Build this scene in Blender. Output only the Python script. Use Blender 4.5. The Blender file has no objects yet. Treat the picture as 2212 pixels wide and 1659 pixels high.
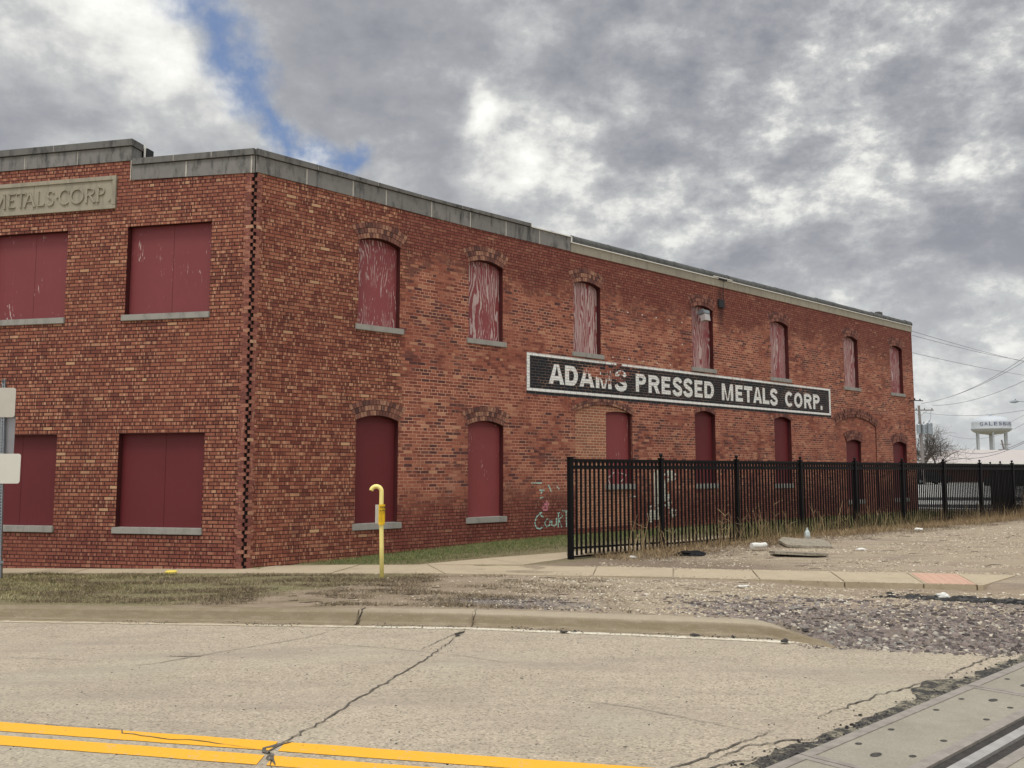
import bpy, bmesh, math, random
from mathutils import Vector, Matrix, noise as mnoise
from mathutils.geometry import tessellate_polygon
random.seed(7)
sc = bpy.context.scene
R = math.radians
PITCH = math.atan(260/2680.0)
EYE = 1.6
# ---------------------------------------------------------------- camera
cam = bpy.data.cameras.new('camera')
cam.sensor_width = 36; cam.lens = 36*2680/3072.0
cam.clip_start = .05; cam.clip_end = 6000
camo = bpy.data.objects.new('camera', cam); sc.collection.objects.link(camo)
camo.location = (0, 0, EYE); camo.rotation_euler = (R(90)+PITCH, 0, 0)
sc.camera = camo
sc.view_settings.view_transform = 'Standard'; sc.view_settings.look = 'None'
sc.view_settings.exposure = 0.10; sc.view_settings.gamma = 1
# ---------------------------------------------------------------- node helpers
class NT:
    """small helper for writing shader node trees"""
    def __init__(s, tree): s.t = tree; s.n = tree.nodes; s.l = tree.links
    def node(s, typ, ins=None, **kw):
        n = s.n.new(typ)
        for k, v in kw.items(): setattr(n, k, v)
        if ins:
            for k, v in ins.items():
                sock = n.inputs[k]
                if isinstance(v, bpy.types.NodeSocket): s.l.new(v, sock)
                else:
                    if isinstance(v, tuple) and len(v) == 3 and sock.type == 'RGBA': v = v+(1,)
                    sock.default_value = v
        return n
    def m(s, op, a, b=0.0, c=0.0, clamp=False):
        n = s.node('ShaderNodeMath', operation=op, use_clamp=clamp)
        for i, v in enumerate((a, b, c)):
            if isinstance(v, bpy.types.NodeSocket): s.l.new(v, n.inputs[i])
            else: n.inputs[i].default_value = v
        return n.outputs[0]
    def vm(s, op, a, b=(0, 0, 0)):
        n = s.node('ShaderNodeVectorMath', operation=op)
        for i, v in enumerate((a, b)):
            if isinstance(v, bpy.types.NodeSocket): s.l.new(v, n.inputs[i])
            else: n.inputs[i].default_value = v
        return n.outputs['Value'] if op in ('DOT_PRODUCT', 'LENGTH') else n.outputs[0]
    def sep(s, v):
        n = s.node('ShaderNodeSeparateXYZ', {'Vector': v}); return n.outputs
    def comb(s, x=0.0, y=0.0, z=0.0): return s.node('ShaderNodeCombineXYZ', {'X': x, 'Y': y, 'Z': z}).outputs[0]
    def ramp(s, f, pts, interp='LINEAR'):
        n = s.node('ShaderNodeValToRGB', {'Fac': f}); cr = n.color_ramp; cr.interpolation = interp
        while len(cr.elements) < len(pts): cr.elements.new(.5)
        for e, (p, c) in zip(cr.elements, pts):
            e.position = p
            e.color = (c, c, c, 1) if not isinstance(c, tuple) else c+(1,)
        return n.outputs[0]
    def ss(s, f, a, b, lo=0.0, hi=1.0):
        n = s.node('ShaderNodeMapRange', {'Value': f, 'From Min': a, 'From Max': b, 'To Min': lo, 'To Max': hi}, interpolation_type='SMOOTHSTEP')
        return n.outputs[0]
    def noise(s, vec, scale, detail=3, rough=.55, dist=0.0, color=False):
        n = s.node('ShaderNodeTexNoise', {'Vector': vec, 'Scale': scale, 'Detail': detail, 'Roughness': rough, 'Distortion': dist})
        return n.outputs['Color' if color else 'Fac']
    def mix(s, f, a, b, mode='MIX'):
        n = s.node('ShaderNodeMix', data_type='RGBA', blend_type=mode)
        for i, v in ((0, f), (6, a), (7, b)):
            if isinstance(v, bpy.types.NodeSocket): s.l.new(v, n.inputs[i])
            else: n.inputs[i].default_value = v if i == 0 else (tuple(v)+(1,))[:4]
        return n.outputs[2]
def mat(name):
    m = bpy.data.materials.new(name); m.use_nodes = True
    nt = NT(m.node_tree); b = nt.n['Principled BSDF']
    b.inputs['Roughness'].default_value = .8
    b.inputs['Specular IOR Level'].default_value = .3
    return m, nt, b
def srgb(r, g, b):
    f = lambda c: (c/255/12.92) if c/255 <= .04045 else ((c/255+.055)/1.055)**2.4
    return (f(r), f(g), f(b))
# ---------------------------------------------------------------- world: broken overcast sky
SUN_EL, SUN_AZ = 66, 205       # azimuth clockwise from +Y: behind the camera
sd = Vector((math.sin(R(SUN_AZ))*math.cos(R(SUN_EL)), math.cos(R(SUN_AZ))*math.cos(R(SUN_EL)), math.sin(R(SUN_EL))))
world = bpy.data.worlds.new('World'); sc.world = world; world.use_nodes = True
w = NT(world.node_tree); w.n.clear()
out = w.node('ShaderNodeOutputWorld')
sky = w.node('ShaderNodeTexSky', sky_type='NISHITA', sun_disc=False, sun_elevation=R(SUN_EL), sun_rotation=R(SUN_AZ))
D = w.node('ShaderNodeTexCoord').outputs['Generated']
X, Y, Z = w.sep(D)[0:3]
zz = w.m('ADD', w.m('MAXIMUM', Z, 0.0), .30)
px = w.m('DIVIDE', X, zz); py = w.m('DIVIDE', Y, zz)
P = w.comb(px, py, 0.0)
warp = w.vm('SCALE', w.vm('SUBTRACT', w.noise(P, 1.1, 4, .5, color=True), (.5, .5, .5)))
warp.node.inputs['Scale'].default_value = .55
PW = w.vm('ADD', P, warp)
big = w.noise(PW, 1.0, 3, .5)
DW = w.vm('ADD', w.vm('MULTIPLY', D, (1, 1, 1.5)), w.vm('MULTIPLY', warp, (.12, .12, .12)))
mid = w.m('ADD', w.m('MULTIPLY', w.noise(PW, 3.4, 6, .55), .5), w.m('MULTIPLY', w.noise(DW, 9.0, 7, .6), .5))
mid = w.m('ADD', .5, w.m('MULTIPLY', w.m('SUBTRACT', mid, .5), 1.45))
fine = w.m('ADD', .5, w.m('MULTIPLY', w.m('SUBTRACT', w.noise(DW, 17.0, 7, .62), .5), 1.5))
# detail is strong towards the right/low sky, soft towards the upper left
rightness = w.ss(X, -.25, .35)
dens = w.m('ADD', w.m('MULTIPLY', big, .55), w.m('MULTIPLY', mid, .62))
dens = w.m('ADD', dens, w.m('MULTIPLY', w.m('SUBTRACT', fine, .5), w.m('ADD', .13, w.m('MULTIPLY', rightness, .40))))
def blob(d, r0, r1, amp):
    global dens
    v = Vector(d).normalized()
    dist = w.vm('LENGTH', w.vm('SUBTRACT', w.vm('ADD', D, wd), tuple(v)))
    f = w.ss(dist, r1, r0, 0.0, amp)
    dens = w.m('ADD', dens, f)
wd = w.vm('SCALE', w.vm('SUBTRACT', w.noise(D, 7.0, 4, .55, color=True), (.5, .5, .5)))
wd.node.inputs['Scale'].default_value = .16
for d, a, b, amp in [((.002, .933, .361), .0, .06, .22), ((-.375, .818, .436), .0, .12, .11), ((-.33, .85, .40), 0, .09, .06), ((-.285, .885, .365), 0, .07, .20), ((-.235, .918, .32), .0, .06, .2),
                     ((.457, .837, .301), 0, .07, .13), ((.264, .886, .382), 0, .07, .10), ((.067, .937, .342), 0, .06, .14), ((.30, .90, .30), 0, .10, .08), ((.48, .80, .36), 0, .05, .12), ((.36, .87, .33), 0, .05, .09),
                     ((.096, .918, .39), 0, .16, -.12), ((.20, .86, .47), 0, .22, -.10), ((.42, .80, .43), 0, .16, -.10), ((-.10, .90, .42), 0, .16, -.09), ((.452, .858, .243), 0, .06, -.14),
                     ((-.42, .83, .36), 0, .12, -.06), ((-.42, .85, .30), 0, .06, .12), ((-.1, .93, .335), 0, .09, -.04)]:
    blob(d, a, b, amp)
cloud = w.ramp(dens, [(.0, srgb(122, 124, 136)), (.38, srgb(140, 142, 151)), (.53, srgb(162, 164, 169)), (.63, srgb(188, 190, 191)), (.71, srgb(226, 226, 222)), (.81, srgb(252, 251, 246))])
hz = w.ss(Z, .30, .02)
cloud = w.mix(w.m('MULTIPLY', hz, .48), cloud, srgb(214, 217, 216))
# brighter overhead and round the hidden sun behind the camera
g = w.m('ADD', w.ss(w.vm('DOT_PRODUCT', D, tuple(sd)), .1, 1.0, 0.0, 1.5), w.ss(Z, .52, 1.0, 1.0, 1.9))
cloud = w.mix(1.0, cloud, w.comb(g, g, g), 'MULTIPLY')
# the gap of blue
pts = [Vector(p).normalized() for p in ((-.325, .80, .50), (-.284, .868, .408), (-.262, .89, .374), (-.227, .91, .347), (-.175, .925, .325))]
wg = w.vm('SCALE', w.vm('SUBTRACT', w.noise(D, 16.0, 6, .6, color=True), (.5, .5, .5)))
wg.node.inputs['Scale'].default_value = .10
DG = w.vm('ADD', D, wg)
best = None
for (a, b, wid) in ((0, 1, .040), (1, 2, .034), (2, 3, .026), (3, 4, .026)):
    A, B = pts[a], pts[b]; ab = B-A
    t = w.m('DIVIDE', w.vm('DOT_PRODUCT', w.vm('SUBTRACT', DG, tuple(A)), tuple(ab)), ab.length_squared, clamp=True)
    sc_ = w.vm('SCALE', tuple(ab)); w.l.new(t, sc_.node.inputs['Scale'])
    dist = w.vm('LENGTH', w.vm('SUBTRACT', DG, w.vm('ADD', sc_, tuple(A))))
    f = w.ss(dist, wid*1.15, wid*.0)
    best = f if best is None else w.m('MAXIMUM', best, f)
gap = w.m('MULTIPLY', w.m('MULTIPLY', best, .93), w.ss(w.noise(D, 30.0, 5, .6), .30, .50, .72, 1.0))
bgs = w.node('ShaderNodeBackground', {'Color': w.mix(.7, sky.outputs[0], (1.6, 2.5, 4.7)), 'Strength': .10})
bgc = w.node('ShaderNodeBackground', {'Color': cloud, 'Strength': 1.0})
w.l.new(w.node('ShaderNodeMixShader', {0: gap, 1: bgc.outputs[0], 2: bgs.outputs[0]}).outputs[0], out.inputs[0])
# ---------------------------------------------------------------- sun, soft through the cloud
sl = bpy.data.lights.new('sun', 'SUN'); sl.energy = 1.5; sl.angle = R(14); sl.color = (1, .965, .91)
so = bpy.data.objects.new('sun', sl); sc.collection.objects.link(so)
so.rotation_euler = (-sd).to_track_quat('-Z', 'Y').to_euler()
# ---------------------------------------------------------------- object helpers
def tag(o, label=None, cat=None, group=None, kind=None):
    if label: o['label'] = label
    if cat: o['category'] = cat
    if group: o['group'] = group
    if kind: o['kind'] = kind
    return o
def empty(name, loc=(0, 0, 0), rz=0.0):
    o = bpy.data.objects.new(name, None); sc.collection.objects.link(o)
    o.location = loc; o.rotation_euler = (0, 0, rz); o.empty_display_size = .2
    return o
class MB:
    def __init__(s): s.v = []; s.f = []
    def add(s, vs, fs):
        k = len(s.v); s.v += [tuple(v) for v in vs]; s.f += [tuple(i+k for i in f) for f in fs]
    def box(s, a, b, M=None):
        x0, y0, z0 = a; x1, y1, z1 = b
        vs = [(x0, y0, z0), (x1, y0, z0), (x1, y1, z0), (x0, y1, z0), (x0, y0, z1), (x1, y0, z1), (x1, y1, z1), (x0, y1, z1)]
        if M is not None: vs = [M @ Vector(v) for v in vs]
        s.add(vs, [(0, 3, 2, 1), (4, 5, 6, 7), (0, 1, 5, 4), (1, 2, 6, 5), (2, 3, 7, 6), (3, 0, 4, 7)])
    def tube(s, pts, r, n=8, cap=True):
        pts = [Vector(p) for p in pts]
        rs = r if isinstance(r, (list, tuple)) else [r]*len(pts)
        rings = []; up = None
        for i, p in enumerate(pts):
            d = (pts[min(i+1, len(pts)-1)]-pts[max(i-1, 0)]).normalized()
            if up is None:
                up = Vector((0, 0, 1)) if abs(d.z) < .9 else Vector((1, 0, 0))
            a = d.cross(up).normalized(); b = a.cross(d).normalized(); up = b
            rings.append([p+(a*math.cos(2*math.pi*k/n)+b*math.sin(2*math.pi*k/n))*rs[i] for k in range(n)])
        k0 = len(s.v); vs = [v for r_ in rings for v in r_]; fs = []
        for i in range(len(pts)-1):
            for k in range(n):
                fs.append((i*n+k, i*n+(k+1) % n, (i+1)*n+(k+1) % n, (i+1)*n+k))
        if cap: fs.append(tuple(range(n))[::-1]); fs.append(tuple((len(pts)-1)*n+k for k in range(n)))
        s.add(vs, fs)
    def lathe(s, prof, c=(0, 0, 0), n=24):
        vs = []; fs = []
        for (r_, z) in prof:
            for k in range(n): vs.append((c[0]+r_*math.cos(2*math.pi*k/n), c[1]+r_*math.sin(2*math.pi*k/n), c[2]+z))
        for i in range(len(prof)-1):
            for k in range(n): fs.append((i*n+k, i*n+(k+1) % n, (i+1)*n+(k+1) % n, (i+1)*n+k))
        s.add(vs, fs)
    def prism(s, poly, y0, y1):
        """outline in local (x, z), front at y0, back at y1"""
        n = len(poly)
        tris = tessellate_polygon([[Vector((p[0], p[1], 0)) for p in poly]])
        vs = [(p[0], y0, p[1]) for p in poly]+[(p[0], y1, p[1]) for p in poly]
        area = sum(poly[i][0]*poly[(i+1) % n][1]-poly[(i+1) % n][0]*poly[i][1] for i in range(n))
        fs = [tuple(t) for t in tris]+[tuple(i+n for i in t)[::-1] for t in tris]
        for i in range(n): fs.append((i, (i+1) % n, n+(i+1) % n, n+i))
        s.add(vs, fs)
    def build(s, name, m=None, parent=None, loc=(0, 0, 0), rz=0.0, smooth=False, recalc=True):
        me = bpy.data.meshes.new(name); me.from_pydata(s.v, [], s.f); me.update()
        if recalc:
            bm = bmesh.new(); bm.from_mesh(me); bmesh.ops.recalc_face_normals(bm, faces=bm.faces); bm.to_mesh(me); bm.free()
        if smooth: me.shade_smooth()
        o = bpy.data.objects.new(name, me); sc.collection.objects.link(o)
        if m: me.materials.append(m)
        if parent: o.parent = parent
        o.location = loc; o.rotation_euler = (0, 0, rz)
        return o
def textmesh(s, bold=0.0, extrude=0.0, shear=0.0):
    """outline mesh of a short text in the built-in lettering, returned as (verts in x,y,z, faces)"""
    cu = bpy.data.curves.new('lettering', 'FONT'); cu.body = s; cu.size = 1; cu.offset = bold; cu.extrude = extrude; cu.resolution_u = 4
    ob = bpy.data.objects.new('lettering', cu); sc.collection.objects.link(ob)
    bpy.context.view_layer.update()
    me = bpy.data.meshes.new_from_object(ob.evaluated_get(bpy.context.evaluated_depsgraph_get()))
    vs = [v.co.copy() for v in me.vertices]; fs = [tuple(p.vertices) for p in me.polygons]
    bpy.data.objects.remove(ob); bpy.data.curves.remove(cu); bpy.data.meshes.remove(me)
    return vs, fs
def fit(vs, x0, x1, z0, z1):
    ax = min(v.x for v in vs); bx = max(v.x for v in vs); ay = min(v.y for v in vs); by = max(v.y for v in vs)
    return [Vector((x0+(v.x-ax)/(bx-ax)*(x1-x0), v.z, z0+(v.y-ay)/(by-ay)*(z1-z0))) for v in vs]
def tg(px_, py_, Yd):
    """world point at forward distance Yd seen in direction of (px_, py_) on the 2212 px wide reference: far things only"""
    b = -(py_-829.5)/1929.6; fy = math.cos(PITCH)-b*math.sin(PITCH)
    return Vector(((px_-1106)/1929.6/fy*Yd, Yd, EYE+(math.sin(PITCH)+b*math.cos(PITCH))/fy*Yd))
def sm(a, b, v):
    t = min(1.0, max(0.0, (v-a)/(b-a))); return t*t*(3-2*t)
def terr(x, y):
    s = y+.22*x
    return -.024*min(30, max(0.0, -.5-x))*sm(5.5, 9, s)+.1*sm(15.5, 21.5, y)
def roaddrop(x, s):
    k = sm(2.4, 3.6, x)
    return -.12*(1-((1-k)*sm(10.34, 10.40, s)+k*sm(9.7, 12.2, s)))
def gz(x, s):
    z = terr(x, s-.22*x)+roaddrop(x, s)
    z -= .06*sm(3.4, 4.6, x)*sm(12.3, 13.0, s)*(1-sm(14.2, 14.4, s))*(1-sm(6.4, 7.4, x))
    if s > 10.5 and s < 17 : z += .018*(mnoise.noise(Vector((x*1.3, s*1.7, 0))))+.01*mnoise.noise(Vector((x*4, s*5, 3)))
    return z
def on(x, y): return gz(x, y+.22*x)
def S(x, s, z=0.0): return Vector((x, s-.22*x, z))
# ================================================================= materials
def brick_color(nt, vec, mode, off=.5):
    """procedural running-bond brick in wall coordinates (x along, z up, metres). returns colour, mortar mask, random"""
    x, y, z = nt.sep(vec)[0:3]
    wob = nt.m('MULTIPLY', nt.m('SUBTRACT', nt.noise(vec, 2.2, 2), .5), .010)
    v = nt.comb(x, nt.m('ADD', z, wob), 0.0)
    H_ = .0668
    bt = nt.node('ShaderNodeTexBrick', {'Vector': v, 'Color1': (0, 0, 0, 1), 'Color2': (1, 1, 1, 1), 'Mortar': (0, 0, 0, 1), 'Scale': 1.0, 'Mortar Size': .0086 if mode == 'street' else .0062, 'Mortar Smooth': .2, 'Bias': 0.0, 'Brick Width': .208, 'Row Height': H_}, offset=.5, offset_frequency=2, squash=.5, squash_frequency=6)
    rnd = nt.sep(bt.outputs['Color'])[0]; fac = bt.outputs['Fac']
    rnd2 = nt.node('ShaderNodeTexWhiteNoise', {'W': nt.m('MULTIPLY', rnd, 913.7)}, noise_dimensions='1D').outputs['Value']
    row = nt.m('FLOOR', nt.m('DIVIDE', nt.m('ADD', z, wob), H_))
    streak = nt.noise(nt.comb(nt.m('MULTIPLY', x, 21.0), nt.m('MULTIPLY', row, 3.7), nt.m('MULTIPLY', rnd, 9.0)), 1.0, 2, .6)
    patch = nt.noise(vec, .55, 3, .6)
    fine = nt.noise(vec, 34, 3, .65)
    red = nt.ramp(rnd, [(0, srgb(98, 49, 36)), (.3, srgb(120, 61, 43)), (.62, srgb(136, 74, 51)), (.88, srgb(146, 86, 60)), (.98, srgb(156, 102, 72)), (1, srgb(190, 150, 108))])
    red = nt.mix(nt.ss(streak, .52, .66, 0.0, .75), red, srgb(190, 140, 104))
    if mode == 'street':
        col = nt.mix(nt.ss(patch, .40, .65, 0, .35), red, srgb(150, 90, 62))
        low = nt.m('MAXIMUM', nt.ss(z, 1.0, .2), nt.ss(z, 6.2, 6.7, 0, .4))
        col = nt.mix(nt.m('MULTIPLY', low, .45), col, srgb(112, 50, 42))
        mort = nt.mix(nt.ss(patch, .45, .75), srgb(44, 19, 16), srgb(74, 38, 30))
    else:
        old = nt.ramp(rnd, [(0, srgb(108, 51, 38)), (.35, srgb(132, 66, 47)), (.7, srgb(148, 80, 56)), (.9, srgb(158, 92, 64)), (1, srgb(176, 124, 90))])
        old = nt.mix(nt.ss(streak, .56, .72, 0.0, .4), old, srgb(188, 132, 100))
        dk = nt.m('ADD', nt.ss(nt.noise(nt.vm('MULTIPLY', vec, (.6, 1, 1.6)), .9, 3, .6), .42, .66, 0, .42), .04)
        isdk = nt.m('LESS_THAN', rnd2, dk)
        old = nt.mix(nt.m('MULTIPLY', isdk, .85), old, nt.mix(rnd, srgb(62, 40, 42), srgb(98, 56, 50)))
        # the first bay repeats the street face, beyond it the older, lime-pointed brick shows
        a = nt.ss(nt.m('ADD', x, nt.m('MULTIPLY', nt.m('SUBTRACT', patch, .5), 1.4)), 3.05, 3.3)
        top = nt.m('ADD', z, nt.m('MULTIPLY', nt.m('SUBTRACT', nt.noise(vec, .8, 4, .6), .5), 2.4))
        topm = nt.ss(top, 5.3, 6.1)
        lowm = nt.ss(nt.m('ADD', z, nt.m('MULTIPLY', nt.m('SUBTRACT', nt.noise(vec, .9, 4, .6), .5), 1.2)), 1.35, .75)
        red_r = nt.mix(nt.m('MULTIPLY', nt.m('MULTIPLY', nt.m('MAXIMUM', topm, lowm), a), .6), red, srgb(112, 50, 40))
        oldmix = nt.m('MULTIPLY', a, nt.m('SUBTRACT', 1.0, nt.m('MAXIMUM', topm, lowm)))
        if mode == 'tan':
            col = nt.mix(.5, old, srgb(168, 108, 74)); mort = nt.mix(nt.noise(vec, 2, 2), srgb(176, 140, 108), srgb(220, 190, 154))
            oldmix = 1.0
        elif mode == 'patch':
            col = nt.mix(.3, old, srgb(160, 92, 66)); mort = nt.mix(nt.noise(vec, 2, 2), srgb(120, 72, 56), srgb(166, 110, 84))
            oldmix = 1.0
        else:
            col = nt.mix(oldmix, red_r, old)
            mort = nt.mix(oldmix, srgb(46, 21, 18), nt.mix(nt.ss(nt.noise(vec, 1.1, 3), .35, .6), srgb(120, 70, 54), srgb(200, 150, 118)))
            # damp stain under the spout and darker runs below the coping
            dx = nt.m('ABSOLUTE', nt.m('SUBTRACT', x, 14.32))
            st = nt.m('MULTIPLY', nt.ss(dx, .22, .03), nt.m('MULTIPLY', nt.ss(z, 5.2, 6.0), nt.ss(z, 7.0, 6.6)))
            col = nt.mix(nt.m('MULTIPLY', st, .6), col, (.02, .015, .015))
        eff = nt.ss(nt.noise(nt.vm('MULTIPLY', vec, (1, 1, .6)), .7, 4, .65), .62, .78, 0, .25)
        col = nt.mix(eff, col, srgb(176, 150, 130))
    col = nt.mix(nt.ss(fine, .35, .75, 0, .35), col, nt.mix(.5, col, (.02, .01, .01)))
    soot = nt.ss(nt.noise(nt.vm('MULTIPLY', vec, (1, 1, .35)), 1.7, 4, .6), .5, .8, 0, .38)
    col = nt.mix(soot, col, (.035, .018, .016))
    out = nt.mix(fac, col, mort)
    hs = nt.node('ShaderNodeHueSaturation', {'Saturation': .92, 'Value': 1.13, 'Color': out}); out = hs.outputs[0]
    out = nt.mix(nt.ss(patch, .3, .7, 0.0, .18), out, srgb(110, 50, 42))
    return out, fac, rnd, fine
def brick_mat(name, mode):
    m, nt, b = mat(name)
    vec = nt.node('ShaderNodeTexCoord').outputs['Object']
    col, fac, rnd, fine = brick_color(nt, vec, mode)
    nt.l.new(col, b.inputs['Base Color'])
    h = nt.m('ADD', nt.m('MULTIPLY', nt.m('SUBTRACT', 1.0, fac), 1.0), nt.m('ADD', nt.m('MULTIPLY', rnd, .35), nt.m('MULTIPLY', fine, .3)))
    bp = nt.node('ShaderNodeBump', {'Height': h, 'Strength': .9, 'Distance': .008})
    nt.l.new(bp.outputs[0], b.inputs['Normal']); b.inputs['Roughness'].default_value = .88
    return m
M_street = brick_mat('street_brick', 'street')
M_side = brick_mat('side_brick', 'side')
M_tan = brick_mat('tan_infill_brick', 'tan')
M_patch = brick_mat('patch_infill_brick', 'patch')
def painted_brick(name, paint, chip0, chip1, blobs=()):
    """thin paint film: where it has flaked the brick below shows (same pattern as the wall)"""
    m, nt, b = mat(name)
    vec = nt.node('ShaderNodeTexCoord').outputs['Object']
    col, fac, rnd, fine = brick_color(nt, vec, 'side')
    x, y, z = nt.sep(vec)[0:3]
    n = nt.noise(vec, 9, 5, .7)
    n = nt.m('ADD', nt.m('MULTIPLY', n, .75), nt.m('MULTIPLY', rnd, .25))
    for (cx_, cz_, rx, amp) in blobs:
        dd = nt.vm('LENGTH', nt.vm('MULTIPLY', nt.vm('SUBTRACT', nt.comb(x, 0.0, z), (cx_, 0, cz_)), (1/rx, 1, 1/(rx*.42))))
        n = nt.m('SUBTRACT', n, nt.ss(dd, 1.25, .2, 0, amp))
    keep = nt.ss(n, chip0, chip1)
    keep = nt.m('MULTIPLY', keep, nt.m('SUBTRACT', 1.0, nt.m('MULTIPLY', fac, nt.ss(nt.noise(vec, 4, 3), .35, .65, .0, .5))))
    pc = nt.mix(nt.ss(nt.noise(vec, 18, 4), .3, .75, 0, .35), paint, tuple(c*.55 for c in paint))
    pc = nt.mix(nt.m('MULTIPLY', fac, .55), pc, tuple(c*.35 for c in paint) if paint[0] > .2 else (.12, .11, .10))
    nt.l.new(nt.mix(keep, col, pc), b.inputs['Base Color'])
    h = nt.m('ADD', nt.m('SUBTRACT', 1.0, fac), nt.m('MULTIPLY', rnd, .35))
    bp = nt.node('ShaderNodeBump', {'Height': h, 'Strength': .8, 'Distance': .008})
    nt.l.new(bp.outputs[0], b.inputs['Normal']); b.inputs['Roughness'].default_value = .75
    return m
CH = [(8.75, 4.02, .5, .26), (9.35, 3.95, .7, .31), (10.0, 3.95, .40, .17), (8.15, 3.95, .25, .10), (10.2, 4.25, .9, .2), (18.7, 4.12, .45, .17), (19.6, 3.95, .3, .08)]
M_signblack = painted_brick('black_sign_paint', (.012, .014, .018), .20, .26, CH)
M_signwhite = painted_brick('white_sign_paint', (.82, .82, .78), .27, .35, [(c[0], c[1], c[2], c[3]*.8) for c in CH])
M_mint = painted_brick('mint_graffiti_paint', (.42, .66, .56), .36, .42)
M_whiteg = painted_brick('white_graffiti_paint', (.62, .62, .52), .40, .46)
M_pink = painted_brick('pink_graffiti_paint', (.62, .22, .26), .42, .5)
def loose_brick(name, stops):
    m, nt, b = mat(name)
    g = nt.node('ShaderNodeNewGeometry').outputs['Random Per Island']
    vec = nt.node('ShaderNodeTexCoord').outputs['Object']
    c = nt.ramp(g, stops)
    f = nt.noise(vec, 30, 4, .65)
    c = nt.mix(nt.ss(f, .35, .75, 0, .5), c, (.04, .02, .018))
    st = nt.noise(nt.vm('MULTIPLY', vec, (26, 26, 4)), 1, 2)
    c = nt.mix(nt.ss(st, .58, .72, 0, .3), c, srgb(200, 150, 115))
    c = nt.node('ShaderNodeHueSaturation', {'Saturation': .88, 'Value': 1.0, 'Color': c}).outputs[0]
    nt.l.new(c, b.inputs['Base Color'])
    nt.l.new(nt.node('ShaderNodeBump', {'Height': f, 'Strength': .5, 'Distance': .004}).outputs[0], b.inputs['Normal'])
    return m
M_arch = loose_brick('arch_brick', [(0, srgb(76, 48, 44)), (.22, srgb(108, 62, 50)), (.55, srgb(136, 82, 62)), (.85, srgb(154, 102, 76)), (1, srgb(170, 122, 90))])
M_archdark = loose_brick('dark_arch_brick', [(0, srgb(84, 46, 40)), (.3, srgb(108, 56, 46)), (.65, srgb(130, 72, 56)), (1, srgb(150, 92, 70))])
M_quoin = loose_brick('corner_brick', [(0, srgb(112, 54, 42)), (.4, srgb(134, 68, 52)), (.75, srgb(150, 84, 62)), (.95, srgb(166, 106, 78)), (1, srgb(196, 148, 110))])
def plain(name, col, rough=.7, var=.25, scale=12, metal=0.0, bump=.0, coat=0.0):
    m, nt, b = mat(name)
    vec = nt.node('ShaderNodeTexCoord').outputs['Object']
    f = nt.noise(vec, scale, 4, .6)
    c = nt.mix(nt.ss(f, .3, .75, 0, 1), col, tuple(x*(1-var) for x in col))
    nt.l.new(c, b.inputs['Base Color']); b.inputs['Roughness'].default_value = rough; b.inputs['Metallic'].default_value = metal
    if bump: nt.l.new(nt.node('ShaderNodeBump', {'Height': f, 'Strength': bump, 'Distance': .01}).outputs[0], b.inputs['Normal'])
    return m
M_gapshade = plain('corner_gap_shade', (.008, .006, .006), .95, .3, 20)  # near-black colour paints the shadow inside the toothed corner gap
M_joint = plain('pale_stone_joint', srgb(190, 184, 172), .9, .2)
def stone_mat(name, c0, c1, stain):
    m, nt, b = mat(name)
    vec = nt.node('ShaderNodeTexCoord').outputs['Object']
    r = nt.node('ShaderNodeNewGeometry').outputs['Random Per Island']
    f = nt.noise(vec, 5, 5, .65); f2 = nt.noise(vec, 60, 3, .6)
    c = nt.mix(f, c0, c1)
    c = nt.mix(nt.m('MULTIPLY', r, .3), c, tuple(x*.6 for x in c0))
    s_ = nt.noise(nt.vm('MULTIPLY', vec, (2.2, 2.2, .55)), 3, 5, .7)
    c = nt.mix(nt.ss(s_, .45, .72, 0, stain), c, (.045, .045, .043))
    c = nt.mix(nt.ss(f2, .4, .8, 0, .3), c, tuple(x*.5 for x in c0))
    nt.l.new(c, b.inputs['Base Color']); b.inputs['Roughness'].default_value = .9
    nt.l.new(nt.node('ShaderNodeBump', {'Height': f2, 'Strength': .35, 'Distance': .006}).outputs[0], b.inputs['Normal'])
    return m
M_stone = stone_mat('grey_limestone', srgb(110, 109, 107), srgb(148, 144, 138), 1.0)
M_cap = stone_mat('coping_stone', srgb(100, 99, 97), srgb(130, 127, 122), .95)
M_bandpale = stone_mat('pale_stone_band', srgb(150, 143, 128), srgb(166, 158, 140), .3)
M_sill = stone_mat('sill_stone', srgb(146, 143, 136), srgb(172, 167, 158), .35)
M_carved = stone_mat('carved_stone', srgb(154, 146, 128), srgb(168, 160, 142), .3)
M_tile = stone_mat('tile_coping', srgb(72, 73, 72), srgb(106, 107, 104), .8)
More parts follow.
